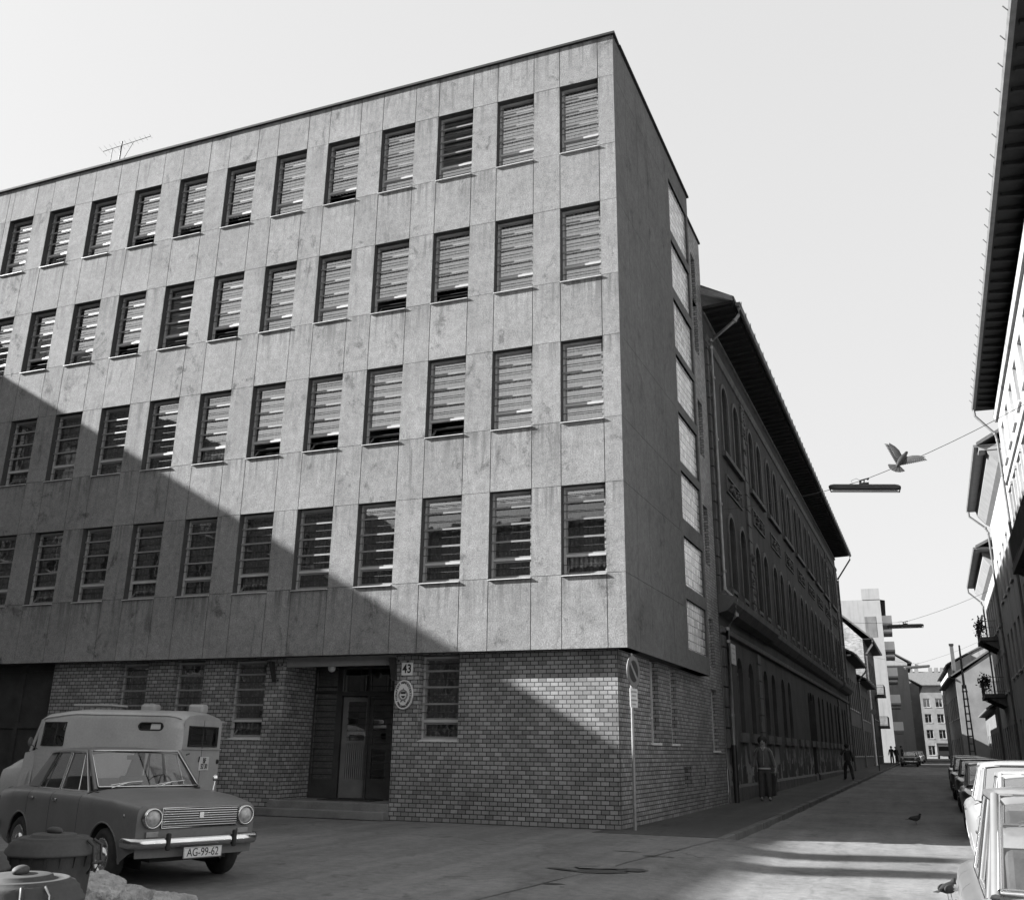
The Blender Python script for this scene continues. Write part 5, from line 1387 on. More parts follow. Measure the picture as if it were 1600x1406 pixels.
# hood, wings, windscreen frame
hood = []
for x in (.80, .95, 1.1, 1.25, 1.38, 1.46):
    zc = lerp_tab([(.8, 1.25), (1.1, 1.20), (1.3, 1.14), (1.46, .98)], x); w = lerp_tab([(.8, .80), (1.0, .72), (1.46, .62)], x)
    hood.append([(x, w * u / 8, zc - (zc - .95) * abs(u / 8) ** 5 * .9) for u in range(-8, 9)])
m.grid(hood, True)
for sg in (1, -1):
    m.grid([[(r[0][0], sg * abs(r[0][1]) * k, z) for k, z in ((1.0, r[0][2]), (1.06, .9), (1.12, .75), (1.1, .5))] for r in hood], True)
m.face([(p[0], p[1], p[2]) for p in hood[-1]] + [(1.46, .66, .5), (1.46, -.66, .5)])
for sg in (1, -1):
    m.face([(.74, sg * .80, 1.30), (.74, sg * .86, .42), (1.0, sg * .86, .42), (.95, sg * .80, 1.25)])
    m.tube([(.86, sg * .78, 1.28), (.70, sg * .77, 1.83)], .03, 8)
build('body', m, 'van_paint', van); build('roof_panel', m2, 'van_roof', van)
m = MB(); m.tube([( -2.14, -.84, 1.86)] + [(x, -vsec(x)[11][0] - .008, vsec(x)[11][1]) for x in vx[1:]], .014, 6); m.tube([(x, vsec(x)[11][0] + .008, vsec(x)[11][1]) for x in vx[1:]], .014, 6); m.tube([(-2.145, -.8, 1.345), (-2.145, .8, 1.345)], .010, 5)
build('gutter_rail', m, 'van_roof', van)
for sg in (1, -1):
    m = MB(); m.face([(.18, sg * .862, 1.38), (.62, sg * .855, 1.38), (.62, sg * .815, 1.79), (.18, sg * .828, 1.79)]); cg = build('cab_window', m, 'clear_glass', van); m = MB()
    lp = [(.18, sg * .878, 1.385), (.62, sg * .862, 1.385), (.62, sg * .82, 1.785), (.18, sg * .835, 1.785), (.18, sg * .878, 1.385)]
    m.tube(lp, .014, 6, False); m.tube([(.36, sg * .872, 1.385), (.36, sg * .832, 1.785)], .014, 6); build('seal', m, 'rubber', cg)
m = MB(); m.face([(-2.13, -wy, wz0), (-2.13, wy, wz0), (-2.13, wy, wz1), (-2.13, -wy, wz1)]); rw = build('rear_window', m, 'clear_glass', van)
m = MB(); m.tube([(-2.135, -wy, wz0), (-2.135, wy, wz0), (-2.135, wy, wz1), (-2.135, -wy, wz1), (-2.135, -wy, wz0)], .016, 6, False); m.tube([(-2.135, .05, wz0), (-2.135, .05, wz1)], .0, 3); build('seal', m, 'rubber', rw)
m = MB(); m.face([(.84, -.76, 1.30), (.84, .76, 1.30), (.70, .74, 1.82), (.70, -.74, 1.82)]); build('windscreen', m, 'clear_glass', van)
m = MB(); m.box(-2.09, -2.07, -.66, .66, 1.3, 1.80); build('rear_reflection_sheet', m, 'galvanised', van)  # added pale sheet, stands in for the reflection in the rear glass
m = MB()   # oval side window, right and left
for sg in (1, -1):
    P_ = []
    for k in range(24):
        t = 2 * pi * k / 24; cx_ = .165 if cos(t) > 0 else -.165
        P_.append((-1.495 + cx_ + .07 * cos(t), 1.73 + .062 * sin(t)))
    m.tube([(x, sg * (HW * .948 + .004), z) for x, z in P_ + P_[:1]], .014, 6, False)
    m.face([(-1.73, sg * .80, 1.66), (-1.26, sg * .80, 1.66), (-1.26, sg * .80, 1.80), (-1.73, sg * .80, 1.80)])
ow = build('oval_window', m, 'rubber', van)
m = MB()
for sg in (1, -1): m.face([(-1.68, sg * .825, 1.675), (-1.48, sg * .825, 1.675), (-1.50, sg * .825, 1.785), (-1.68, sg * .825, 1.785)])
build('curtain', m, 'enamel_white', ow)
m = MB()
for sg in (1, -1):   # corner fill around the oval so only the oval stays open
    yo = HW * .946
    for cx_, s_ in ((-1.66, -1), (-1.33, 1)):
        for zz, t_ in ((1.73, 1), (1.73, -1)):
            q = [(cx_ + s_ * .07 * sin(pi / 2 * k / 5), zz + t_ * .062 * cos(pi / 2 * k / 5)) for k in range(6)]
            cor = (-1.722 if s_ < 0 else -1.268, 1.792 if t_ > 0 else 1.668)
            q = q + [(cor[0], zz)]
            for a_, b_ in zip(q[:-1], q[1:]): m.face([(a_[0], sg * yo, a_[1]), (b_[0], sg * yo, b_[1]), (cor[0], sg * yo, cor[1])])
            m.face([(q[0][0], sg * yo, q[0][1]), (cor[0], sg * yo, cor[1]), (q[0][0], sg * yo, cor[1])])
build('window_corner', m, 'van_paint', van)
m = MB(); m.box(-1.9, .6, -.8, .8, .45, .6); m.box(.05, .12, -.8, .8, .5, 1.35); m.box(-2.0, .6, -.74, .74, 1.88, 1.90); m.box(-.02, .0, -.78, .78, .5, 1.90); build('inner_lining', m, 'interior', van)
m = MB(); Mw = Matrix.Translation((.45, .42, 1.40)) @ Matrix.Rotation(R(-50), 4, 'Y')
m.tube([Mw @ Vector((.2 * cos(2 * pi * i / 24), .2 * sin(2 * pi * i / 24), 0)) for i in range(25)], .012, 6); m.tube([Mw @ Vector((-.2, 0, 0)), Mw @ Vector((.2, 0, 0))], .012, 6); build('steering_wheel', m, 'rubber', van)
m = MB(); m.tube([(.68, -.86, 1.32), (.76, -.96, 1.40)], .01, 5); m.ball((.76, -.98, 1.44), .07, 12, 8, (.3, 1, 1.2)); m.tube([(.68, .86, 1.32), (.76, .96, 1.40)], .01, 5); m.ball((.76, .98, 1.44), .07, 12, 8, (.3, 1, 1.2)); build('wing_mirror', m, 'dark_metal', van)
for x, y in ((-1.75, -.45), (-.75, -.45)):
    m = MB(); m.box(x - .16, x + .16, y - .13, y + .13, 1.99, 2.17); build('roof_vent', m, 'van_roof', van, bevel=.05)
m = MB(); m.box(-.35, .45, -.28, .28, 2.10, 2.135); 
for x in (-.2, .3):
    for y in (-.2, .2): m.tube([(x, y, 2.0), (x, y, 2.11)], .012, 5)
build('roof_board', m, 'van_roof', van, bevel=.012)
m = MB(); m.box(-2.26, -2.14, -.80, .80, .46, .56); build('bumper', m, 'van_paint', van, bevel=.03)
m = MB(); m.box(-2.146, -2.13, -.32, .08, .97, 1.21); vp = build('number_plate', m, 'enamel_white', van, bevel=.02)
Mt = Matrix.Translation((-2.149, -.12, 1.09)) @ Matrix.Rotation(R(-90), 4, 'Z') @ Matrix.Rotation(R(90), 4, 'X')
mm_ = text_mesh('BF', .13, Mt @ Matrix.Translation((0, .05, 0)), None, None, None, .001, bold=.003); m3 = text_mesh('52 30', .12, Mt @ Matrix.Translation((0, -.05, 0)), None, None, None, .001, bold=.003)
i0_ = len(mm_.v); mm_.v += m3.v; mm_.f += [tuple(i0_ + q for q in f) for f in m3.f]; mm_.smooth += m3.smooth
build('plate_text', mm_, 'black_paint', vp)
for (y, z, r_, mt) in ((-.74, .80, .05, 'amber_lens'), (.74, .80, .05, 'amber_lens'), (-.70, 1.12, .045, 'rubber')):
    m = MB(); m.lathe([(0, .03), (r_ * .8, .025), (r_, 0)], 16, Matrix.Translation((-2.128, y, z)) @ Matrix.Rotation(R(-90), 4, 'Y')); build('tail_light' if mt == 'amber_lens' else 'fuel_cap', m, mt, van)
m = MB(); m.tube([(-2.15, .12, 1.12), (-2.16, .12, 1.22)], .012, 6); m.tube([(-2.13, .0, .45), (-2.13, .0, 1.86)], .004, 4); m.tube([(-2.14, .62, 1.25), (-2.16, .55, 1.27)], .012, 6); build('door_handle', m, 'dark_metal', van)
for a_ in (1.05, -1.35):
    for sg in (1, -1):
        Mx = Matrix.Translation((a_, sg * .72, .34)) @ Matrix.Rotation(R(-90 * sg), 4, 'X'); wr = .34
        m = MB(); m.lathe([(0, -.09), (wr - .04, -.09), (wr, -.04), (wr, .04), (wr - .04, .09), (wr - .12, .08)], 28, Mx); wl = build('wheel', m, 'tyre', van)
        m = MB(); m.lathe([(wr - .12, .07), (.1, .04), (0, .05)], 24, Mx); build('rim', m, 'galvanised', wl)
van.location = (-13.86, 14.40, 0); van.rotation_euler = (0, 0, R(192.9)); van.scale = (.97, .97, .985)

# ================================================================= DUSTBINS AND STONES
def dustbin(label, loc, r, h, rot, body_m='dark_can', lid_m='zinc_can'):
    root = empty('dustbin', (0, 0, 0), label, 'dustbin', 'round lidded dustbins in the foreground')
    m = MB(); prof = [(r * .70, 0), (r * .72, .02), (r * .80, h * .35), (r * .80 + .008, h * .36), (r * .805, h * .38), (r * .9, h * .8), (r * .93, h * .9)]
    m.lathe(prof, 36); m.lathe([(0, .01), (r * .7, .01)], 36)
    for k in range(18):
        t = 2 * pi * k / 18; m.box(0, 0, 0, 0, 0, 0) if False else m.hexa([Matrix.Rotation(t, 4, 'Z') @ Vector(p) for p in [(r * .88, -.008, h * .84), (r * .93, -.008, h * .84), (r * .93, .008, h * .84), (r * .88, .008, h * .84), (r * .90, -.008, h * .90), (r * .97, -.008, h * .90), (r * .97, .008, h * .90), (r * .90, .008, h * .90)]])
    build('body', m, body_m, root)
    m = MB(); m.lathe([(r * 1.0, h * .90), (r * 1.04, h * .905), (r * 1.04, h * .915), (r * 1.0, h * .925), (r * .985, h * .938), (r * .95, h * .945), (r * .93, h * .965), (r * .88, h * .975), (r * .86, h * .985), (r * .80, h * .984), (r * .78, h * .998), (r * .74, h * 1.002), (r * .71, h * .996), (r * .52, h * 1.000), (r * .50, h * 1.014), (r * .46, h * 1.018), (r * .25, h * 1.02), (0, h * 1.022)], 44)
    ld = build('lid', m, lid_m, root)
    m = MB(); m.ball((0, 0, h * 1.022 + .010), .060, 16, 10, (1.0, .5, .34)); build('lid_handle', m, lid_m, ld)
    m = MB()
    for t in (.35, .75): m.tube([(r * 1.0 * cos(t), r * 1.0 * sin(t), h * .80), (r * 1.12 * cos(t), r * 1.12 * sin(t), h * .86), (r * 1.08 * cos(t), r * 1.08 * sin(t), h * .955), (r * .9 * cos(t), r * .9 * sin(t), h * .985)], .008, 6)
    m.tube([(r * 1.12 * cos(t), r * 1.12 * sin(t), h * .86) for t in (.3, .45, .6, .8)], .008, 6)
    build('hinge', m, body_m, root)
    m = MB(); m.hexa([Matrix.Rotation(pi, 4, 'Z') @ Vector(p) for p in [(r * .84, -.05, h * .62), (r * .86, -.05, h * .62), (r * .86, .05, h * .62), (r * .84, .05, h * .62), (r * .9, -.11, h * .84), (r * 1.16, -.03, h * .84), (r * 1.16, .03, h * .84), (r * .9, .11, h * .84)]]); build('tipping_lug', m, body_m, root)
    root.location = loc; root.rotation_euler = (0, 0, rot)
    return root
dustbin('round grey dustbin nearest the car wheel with a ribbed lid and handle', (-4.33, 4.27, 0), .232, .90, R(-10))
dustbin('nearest dustbin at the bottom left corner with a broad pale lid', (-3.33, 3.14, 0), .245, .865, R(-60))
dustbin('leftmost dustbin, only the edge of its dark lid showing', (-4.14, 3.52, 0), .225, .90, R(90))

# stones
from mathutils import noise as mnoise
def rock(cx, cy, cz, rx, ry, rz, rot, lab=None):
    bm_ = MB(); rnd = random.Random(int(cx * 100 + cy * 37))
    ph = [rnd.uniform(0, 6) for _ in range(6)]
    n, m_ = 64, 40; rows = []
    for i in range(m_ + 1):
        th = pi * i / m_; row = []
        for j in range(n):
            la = 2 * pi * j / n
            x, y, z = sin(th) * cos(la), sin(th) * sin(la), -cos(th)
            q_ = Vector((x, y, z)) * 1.3 + Vector((ph[0] * 9, ph[1] * 9, ph[2]))
            k = 1 + .30 * mnoise.noise(q_) + .16 * abs(mnoise.noise(q_ * 2.7)) - .22 * max(0, .12 - abs(mnoise.noise(q_ * 2.1 + Vector((5, 2, 1))))) * 4 + .05 * mnoise.noise(q_ * 8)
            p = 4.5; nrm = (abs(x) ** p + abs(y) ** p + abs(z) ** p) ** (-1 / p); k *= nrm * .9
            X, Y, Z = rx * x * k, ry * y * k, rz * z * k
            row.append((cx + X * cos(rot) - Y * sin(rot), cy + X * sin(rot) + Y * cos(rot), cz + Z))
        rows.append(row)
    bm_.grid(rows, True, True)
    return build('stone', bm_, 'rock', None, loc=(cx, cy, 0), label=lab, cat='stone', group='rough stones heaped behind the dustbins')
rock(-5.95, 5.25, .22, .42, .5, .30, .3, 'largest pale rough stone just right of the dustbin')
rock(-5.72, 6.05, .15, .38, .42, .27, 1.0, 'pale cracked stone in the middle of the heap by the dustbins')
rock(-5.78, 6.85, .02, .30, .36, .22, .2, 'smallest rough stone at the right end of the heap')
rock(-5.35, 5.75, .0, .33, .40, .25, .7, 'low dark stone in front of the heap at the frame edge')
rock(-6.35, 5.85, .05, .35, .40, .26, 1.4, 'flat stone behind the others, next to the car wheel')

# ================================================================= PEOPLE
def skinned(name, V, E_, rad, material, parent, sub=2):
    me = bpy.data.meshes.new(name); me.from_pydata(V, E_, [])
    o = bpy.data.objects.new(name, me); COL.objects.link(o)
    md = o.modifiers.new('skin', 'SKIN'); md.use_smooth_shade = True; md.branch_smoothing = .4
    sv = me.skin_vertices[0].data if me.skin_vertices else None
    if sv is None:
        bm = bmesh.new(); bm.from_mesh(me); bm.verts.layers.skin.verify(); bm.to_mesh(me); bm.free(); sv = me.skin_vertices[0].data
    for i, r in enumerate(rad):
        r = r if isinstance(r, tuple) else (r, r); sv[i].radius = r; sv[i].use_root = (i == 0)
    s = o.modifiers.new('sub', 'SUBSURF'); s.levels = sub; s.render_levels = sub
    dg = bpy.context.evaluated_depsgraph_get(); dg.update()
    m2 = bpy.data.meshes.new_from_object(o.evaluated_get(dg)); bpy.data.objects.remove(o)
    for p in m2.polygons: p.use_smooth = True
    m2.materials.clear(); m2.materials.append(MATS[material])
    o = bpy.data.objects.new(name, m2); COL.objects.link(o)
    if parent is not None: o.parent = parent
    return o
import bmesh
def person(label, loc, heading, H_, cloth='jacket', pants='trousers', pose='stand', stripe=False, plump=1.0, fingers=False, arm='down', group=None):
    root = empty('person', (0, 0, 0), label, 'person', group)
    k = H_ / 1.75; w = plump
    st = .10 if pose == 'stand' else .12; step = 0 if pose == 'stand' else .22
    J = dict(pel=(0, 0, .95), chest=(0, .0, 1.28), neck=(0, .0, 1.46), jaw=(0, -.02, 1.52), head=(0, -.01, 1.61), top=(0, .0, 1.69))
    V = [J['pel'], (0, 0, 1.12), J['chest'], (0, 0.01, 1.42), J['neck'], J['jaw'], J['head'], J['top']]
    rad = [(.12 * w, .09 * w), (.12 * w, .09 * w), (.14 * w, .10 * w), (.10, .08), .060, (.072, .078), (.092, .105), (.062, .07)]
    E_ = [(0, 1), (1, 2), (2, 3), (3, 4), (4, 5), (5, 6), (6, 7)]
    Vc = []; arms = {}
    for sg in (1, -1):
        if arm == 'down' or sg < 0: A = [(sg * .175, 0, 1.385), (sg * .235 * (.6 + .4 * w), .03, 1.12), (sg * .285 * (.6 + .4 * w), -.05, .89), (sg * .295 * (.6 + .4 * w), -.07, .81)]
        else: A = [(sg * .20, 0, 1.40), (sg * .30, -.08, 1.18), (sg * .14, -.20, 1.42), (sg * .10, -.20, 1.50)]
        b = len(V); V += A; rad += [(.062, .062), (.05, .05), (.032, .032), (.042, .022)]; E_ += [(3, b), (b, b + 1), (b + 1, b + 2), (b + 2, b + 3)]
        arms[sg] = A
        if fingers and (arm == 'down' or sg < 0):
            hx, hy, hz = A[3]
            for q, (dx, l) in enumerate(((-.03, .070), (-.010, .082), (.010, .078), (.03, .062))):
                c = len(V); V += [(hx + dx * .3, hy + dx, hz - .05), (hx + dx * .3 - sg * .008, hy + dx * 1.1, hz - .05 - l * .6), (hx + dx * .3 - sg * .02, hy + dx * 1.1, hz - .05 - l)]; rad += [.010, .009, .008]; E_ += [(b + 3, c), (c, c + 1), (c + 1, c + 2)]
            c = len(V); V += [(hx - sg * .02, hy - .05, hz - .01), (hx - sg * .025, hy - .065, hz - .055)]; rad += [.012, .009]; E_ += [(b + 3, c), (c, c + 1)]
    legs = {}
    for sg in (1, -1):
        sy = step * sg
        Lg = [(sg * st, 0, .86), (sg * st * 1.05, -sy * .45 - .02, .48), (sg * st * 1.1, -sy + .02, .10), (sg * st * 1.15, -sy - .13, .045)]
        b = len(V); V += Lg; rad += [(.095 * w, .10 * w), (.065, .068), (.042, .045), (.04, .032)]; E_ += [(0, b), (b, b + 1), (b + 1, b + 2), (b + 2, b + 3)]; legs[sg] = Lg
    sk = lambda n, v, e, r, mt, sub=2: skinned(n, [(p[0] * k, p[1] * k, p[2] * k) for p in v], e, [tuple(q * k for q in x) if isinstance(x, tuple) else x * k for x in r], mt, root, sub)
    bo = sk('body', V, E_, rad, 'skin')
    # face and ears
    m = MB(); K = lambda x, y, z: (x * k, y * k, z * k)
    m.ball(K(0, -.118, 1.59), .016 * k, 8, 6, (.8, 1.1, 1.7)); 
    for sg in (1, -1): m.ball(K(sg * .093, .0, 1.60), .026 * k, 8, 6, (.4, .8, 1.2))
    build('nose_and_ears', m, 'skin', root)
    m = MB()
    for sg in (1, -1): m.ball(K(sg * .034, -.106, 1.618), .012 * k, 8, 6, (1.3, .6, .7))
    m.ball(K(0, -.100, 1.548), .02 * k, 8, 6, (1.3, .5, .35)); build('eyes_and_mouth', m, 'hair', root)
    V2 = [(0, 0, .80), (0, 0, 1.10), (0, 0, 1.28), (0, .01, 1.42), (0, .0, 1.475)]; r2 = [(.165 * w, .135 * w), (.17 * w, .135 * w), (.185 * w, .14 * w), (.12, .09), (.07, .065)]; E2 = [(0, 1), (1, 2), (2, 3), (3, 4)]
    for sg in (1, -1): b = len(V2); V2 += arms[sg][:3]; r2 += [.072, .062, .048]; E2 += [(3, b), (b, b + 1), (b + 1, b + 2)]
    if cloth == 'coat_dark': V2[0] = (0, 0, .78); r2[0] = (.20 * w, .16 * w)
    sk('jacket' if cloth == 'jacket' else 'coat', V2, E2, r2, cloth)
    V3 = [(0, 0, 1.04), (0, 0, .90)]; r3 = [(.14 * w, .12 * w), (.135 * w, .12 * w)]; E3 = [(0, 1)]
    for sg in (1, -1): b = len(V3); Lg = legs[sg]; V3 += [(Lg[0][0] * .9, 0, .78), Lg[1], (Lg[2][0], Lg[2][1], .035)]; r3 += [.105 * w, .085, .078]; E3 += [(1, b), (b, b + 1), (b + 1, b + 2)]
    sk('trousers', V3, E3, r3, pants)
    m = MB()
    for sg in (1, -1): L_ = legs[sg]; m.ball(K(L_[3][0], L_[3][1] + .06, .045), .05 * k, 12, 8, (.95, 2.5, .9))
    build('shoe', m, 'shoe', root)
    m = MB(); m.ball(K(0, .042, 1.655), (.135 if plump > 1 else .115) * k, 22, 16, (1.0, .98, .92), .07 if plump > 1 else .02); build('hair', m, 'hair', root)
    if stripe:
        m = MB()
        for sg in (1, -1):
            A = arms[sg]; m.tube([K(A[0][0] + sg * .0, A[0][1] - .04, A[0][2] + .055), K(A[0][0] + sg * .062, -.03, A[0][2] - .03), K(A[1][0] + sg * .05, A[1][1] - .03, A[1][2]), K(A[2][0] + sg * .036, A[2][1] - .02, A[2][2] + .03)],   .007 * k, 6)
        m.tube([K(0, -.150 * w, 1.34), K(0, -.143 * w, 1.12), K(0, -.142 * w, .96)], .007 * k, 6)
        m.tube([K(-.055, -.075, 1.47), K(0, -.150 * w, 1.36), K(.055, -.075, 1.47)], .014 * k, 6)
        build('jacket_stripe', m, 'stripe', root)
        m = MB(); m.lathe([(.158 * w, 0), (.163 * w, .02), (.158 * w, .04)], 24, Matrix.Translation(K(0, 0, .86)) @ Matrix.Diagonal((k, k * .83, k, 1))); build('belt', m, 'frame_paint', root)
    root.location = loc; root.rotation_euler = (0, 0, heading)
    return root
person('curly haired person in a zipped tracksuit top with pale sleeve stripes on the pavement', (-3.62, 30.2, gz(30.2) + .004), R(6), 1.80, stripe=True, plump=1.18, fingers=True)
person('person in a dark coat with one hand raised to the face further down the pavement', (-2.15, 52.0, gz(52)), R(-160), 1.72, 'coat_dark', 'coat_dark', 'walk', arm='up')
GP = 'people standing at the foot of the white block'
for i, (x, y, h_, lb_) in enumerate(((.75, 109.0, 1.75, 'leftmost of the distant dark figures before the white block'), (1.2, 110.5, 1.7, 'middle one of the distant dark figures before the white block'), (1.75, 108.5, 1.78, 'rightmost of the distant dark figures before the white block'))):
    person(lb_, (x - .9, y, gz(y)), R(40 * i), h_, 'coat_dark', 'coat_dark', group=GP)

# ================================================================= LAMPS ON SPAN WIRES
def hanging_lamp(label, x, y, z, L_, xl, zl, xr, zr, tilt=0.0):
    root = empty('hanging_street_lamp', (x, y, z), label, 'street lamp', 'tube lamps hung on wires over the street')
    m = MB(); h = L_ / 2
    T_ = lambda a, b, c: (x + a * cos(tilt) , y + b, z + c + a * sin(tilt))
    rows = []
    for a, s_ in ((-h, .35), (-h + .06, .8), (-h + .16, 1), (h - .16, 1), (h - .06, .8), (h, .35)):
        rows.append([T_(a, .10 * s_ * q[0], .09 + .085 * s_ * q[1]) for q in ((-1, -.9), (-1, .2), (-.6, .9), (.6, .9), (1, .2), (1, -.9), (0, -.5))])
    m.grid(rows, False, True); m.face(rows[0]); m.face(rows[-1][::-1]); build('housing', m, 'dark_metal', root)
    m = MB(); m.tube([T_(-h + .10, 0, -.02), T_(h - .10, 0, -.02)], .028, 8); build('tube', m, 'tube_lamp', root)
    m = MB(); m.tube([T_(-h + .04, -.06, -.055), T_(h - .04, -.06, -.055)], .012, 5); m.tube([T_(-h + .04, .06, -.055), T_(h - .04, .06, -.055)], .012, 5); m.tube([T_(-h + .02, 0, .05), T_(-h + .06, 0, -.055)], .02, 6); m.tube([T_(h - .02, 0, .05), T_(h - .06, 0, -.055)], .02, 6); build('reflector_rail', m, 'dark_metal', root)
    m = MB(); m.box(x - .14, x + .14, y - .05, y + .05, z + .17, z + .22); m.tube([(x, y, z + .2), (x + .02, y, z + .33)], .02, 6); m.tube([(x - .12, y, z + .3), (x + .16, y, z + .36)], .018, 6); m.ball((x - .1, y, z + .27), .04, 8, 6); m.ball((x + .12, y, z + .33), .035, 8, 6); build('hanger', m, 'dark_metal', root)
    m = MB(); p0, p1, p2 = Vector((xl, y, zl)), Vector((x, y, z + .31)), Vector((xr, y, zr))
    for a, b in ((p0, p1), (p1, p2)):
        pts = [a.lerp(b, t / 8) - Vector((0, 0, .12 * 4 * (t / 8) * (1 - t / 8))) for t in range(9)]; m.tube(pts, .009, 4)
    m.tube([(x - h * .3, y, z + .17), (x - h * .35, y, z + .32), (x - h * .2, y, z + .38), (x - .1, y, z + .3)], .006, 4)
    build('span_wire', m, 'dark_metal', root)
hanging_lamp('nearest tube lamp hanging on a wire between the school and the right-hand house', -.02, 29.4, 9.0, 2.05, WL(29.4), 8.72, 5.0, 11.4, -.09)
hanging_lamp('second tube lamp, hanging over the street in front of the white block', 1.45, 62, 8.75, 2.05, WL(62), 9.3, 6.4, 10.8)
hanging_lamp('smallest and farthest tube lamp hanging low over the street', 2.65, 90, 8.6, 2.1, WL(90), 9.9, 7.6, 10.6, .06)

# ================================================================= PIGEONS
def pigeon(label, loc, rot, flying):
    root = empty('pigeon', (0, 0, 0), label, 'pigeon', 'pigeons')
    m = MB()
    if flying:
        m.tube([(0, -.21, .0), (0, -.16, .0), (0, -.08, 0), (0, .02, 0), (0, .10, 0), (0, .16, .015), (0, .195, .02), (0, .225, .015), (0, .235, .01)], [.01, .03, .055, .062, .055, .034, .03, .024, .006], 12); build('body', m, 'feather_dark', root)
        m = MB(); n = 11
        for i in range(n):
            t = R(-62 + 124 * i / (n - 1)); d0 = Vector((sin(t), -cos(t), -.1)); w = Vector((cos(t), sin(t), 0)) * .022; o = Vector((0, -.14, .0))
            z = Vector((0, 0, .003 * (i % 2))); p = [o - w * .3 + z, o + d0 * .17 - w + z, o + d0 * .185 + z, o + d0 * .17 + w + z, o + w * .3 + z]; m.face(p); m.face([q - Vector((0, 0, .002)) for q in p[::-1]])
        build('tail', m, 'feather_mid', root)
        for sg in (1, -1):
            m = MB(); lead = [Vector((0.03, .09, .02)), Vector((.13, .17, .05)), Vector((.23, .20, .08)), Vector((.36, .22, .09))]
            trail = [Vector((0.03, -.07, .0)), Vector((.12, .0, .03)), Vector((.20, .07, .05)), Vector((.34, .17, .085))]
            f = lambda v: Vector((v.x * sg, v.y, v.z))
            m.grid([[f(v) for v in lead], [f(a.lerp(b, .5) + Vector((0, 0, .012))) for a, b in zip(lead, trail)], [f(v) for v in trail]], True)
            m.grid([[f(v) - Vector((0, 0, .004)) for v in lead], [f(a.lerp(b, .5) + Vector((0, 0, .006))) for a, b in zip(lead, trail)], [f(v) - Vector((0, 0, .004)) for v in trail]], True)
            for i in range(13):
                t = i / 12; a = f(trail[0].lerp(trail[3], t)); d = Vector((sg * (.01 + .06 * t), -.07 + .045 * t, 0)); w = Vector((.028, .012 * sg, 0)); m.face([a - w, a + d - w * .6, a + d + w * .6, a + w])
            build('wing', m, 'feather_mid', root)
    else:
        m.tube([(0, -.19, .13), (0, -.13, .14), (0, -.06, .145), (0, .02, .15), (0, .075, .175), (0, .10, .205), (0, .11, .228), (0, .12, .248), (0, .138, .248), (0, .162, .240)], [.012, .035, .060, .068, .060, .040, .030, .029, .018, .004], 12)
        build('body', m, 'feather_dark', root)
        for sg in (1, -1):
            m = MB(); m.ball((sg * .052, -.03, .15), .09, 12, 8, (.22, 1.35, .55)); build('wing', m, 'feather_mid', root)
            m = MB(); m.tube([(sg * .025, .0, .10), (sg * .028, .01, .005), (sg * .03, .045, .003)], .006, 5); build('leg', m, 'amber_lens', root)
        m = MB(); m.hexa([(-.035, -.26, .11), (.035, -.26, .11), (.025, -.15, .125), (-.025, -.15, .125), (-.035, -.26, .115), (.035, -.26, .115), (.025, -.15, .135), (-.025, -.15, .135)]); build('tail', m, 'feather_dark', root)
    root.location = loc; root.rotation_euler = rot
    root.scale = (.85,) * 3
    return root
_y = Vector((.50, .45, .74)).normalized(); _x = Vector((.88, -.05, -.42)); _x = (_x - _y * _x.dot(_y)).normalized(); _z = _x.cross(_y)
pigeon('pigeon in flight with spread wings and fanned tail against the sky', (.60, 16.0, 5.98), Matrix((_x, _y, _z)).transposed().to_euler(), True)
pigeon('pigeon walking on the dark road in the middle distance', (.33, 24.6, -.10), (0, 0, R(-75)), False)
pigeon('pigeon standing on the sunlit road beside the nearest pale car', (.42, 12.2, -.12), (0, 0, R(-40)), False)
for i, (x, y, lb_) in enumerate((( -4.86, 31.9, 'pigeon perched on the school ledge, nearer one'), (-4.1, 50.5, 'pigeon perched on the school ledge, farther one'))): pass

# ================================================================= POSTS
lp = empty('lattice_mast', (4.1, 60, 0), 'tall slim lattice mast rising behind the parked cars on the right', 'mast')
m = MB()
for dx in (-.16, .16): m.tube([(4.1 + dx, 60, 0), (4.1 + dx * .5, 60, 5.2)], .045, 6)
for i in range(12): z = .4 + i * .4; m.box(4.1 - .15, 4.1 + .15, 59.97, 60.03, z, z + .07)
build('lattice', m, 'grey_plaster', lp)
m = MB(); m.tube([(4.1, 60, 5.0), (4.12, 60, 7.4)], [.07, .045], 8); build('pole', m, 'light_plaster', lp)
sp = empty('sign_post', (-1.0, 74, gz(74)), 'thin dark post at the kerb far along the left pavement', 'post')
m = MB(); m.tube([(-1.0, 74, gz(74)), (-1.0, 74, 4.6)], .04, 8); build('pole', m, 'dark_metal', sp)
m = MB(); m.tube([(-1.0, 73.95, 4.3), (-1.0, 73.9, 4.3)], .2, 16); build('disc', m, 'mid_paint', sp)

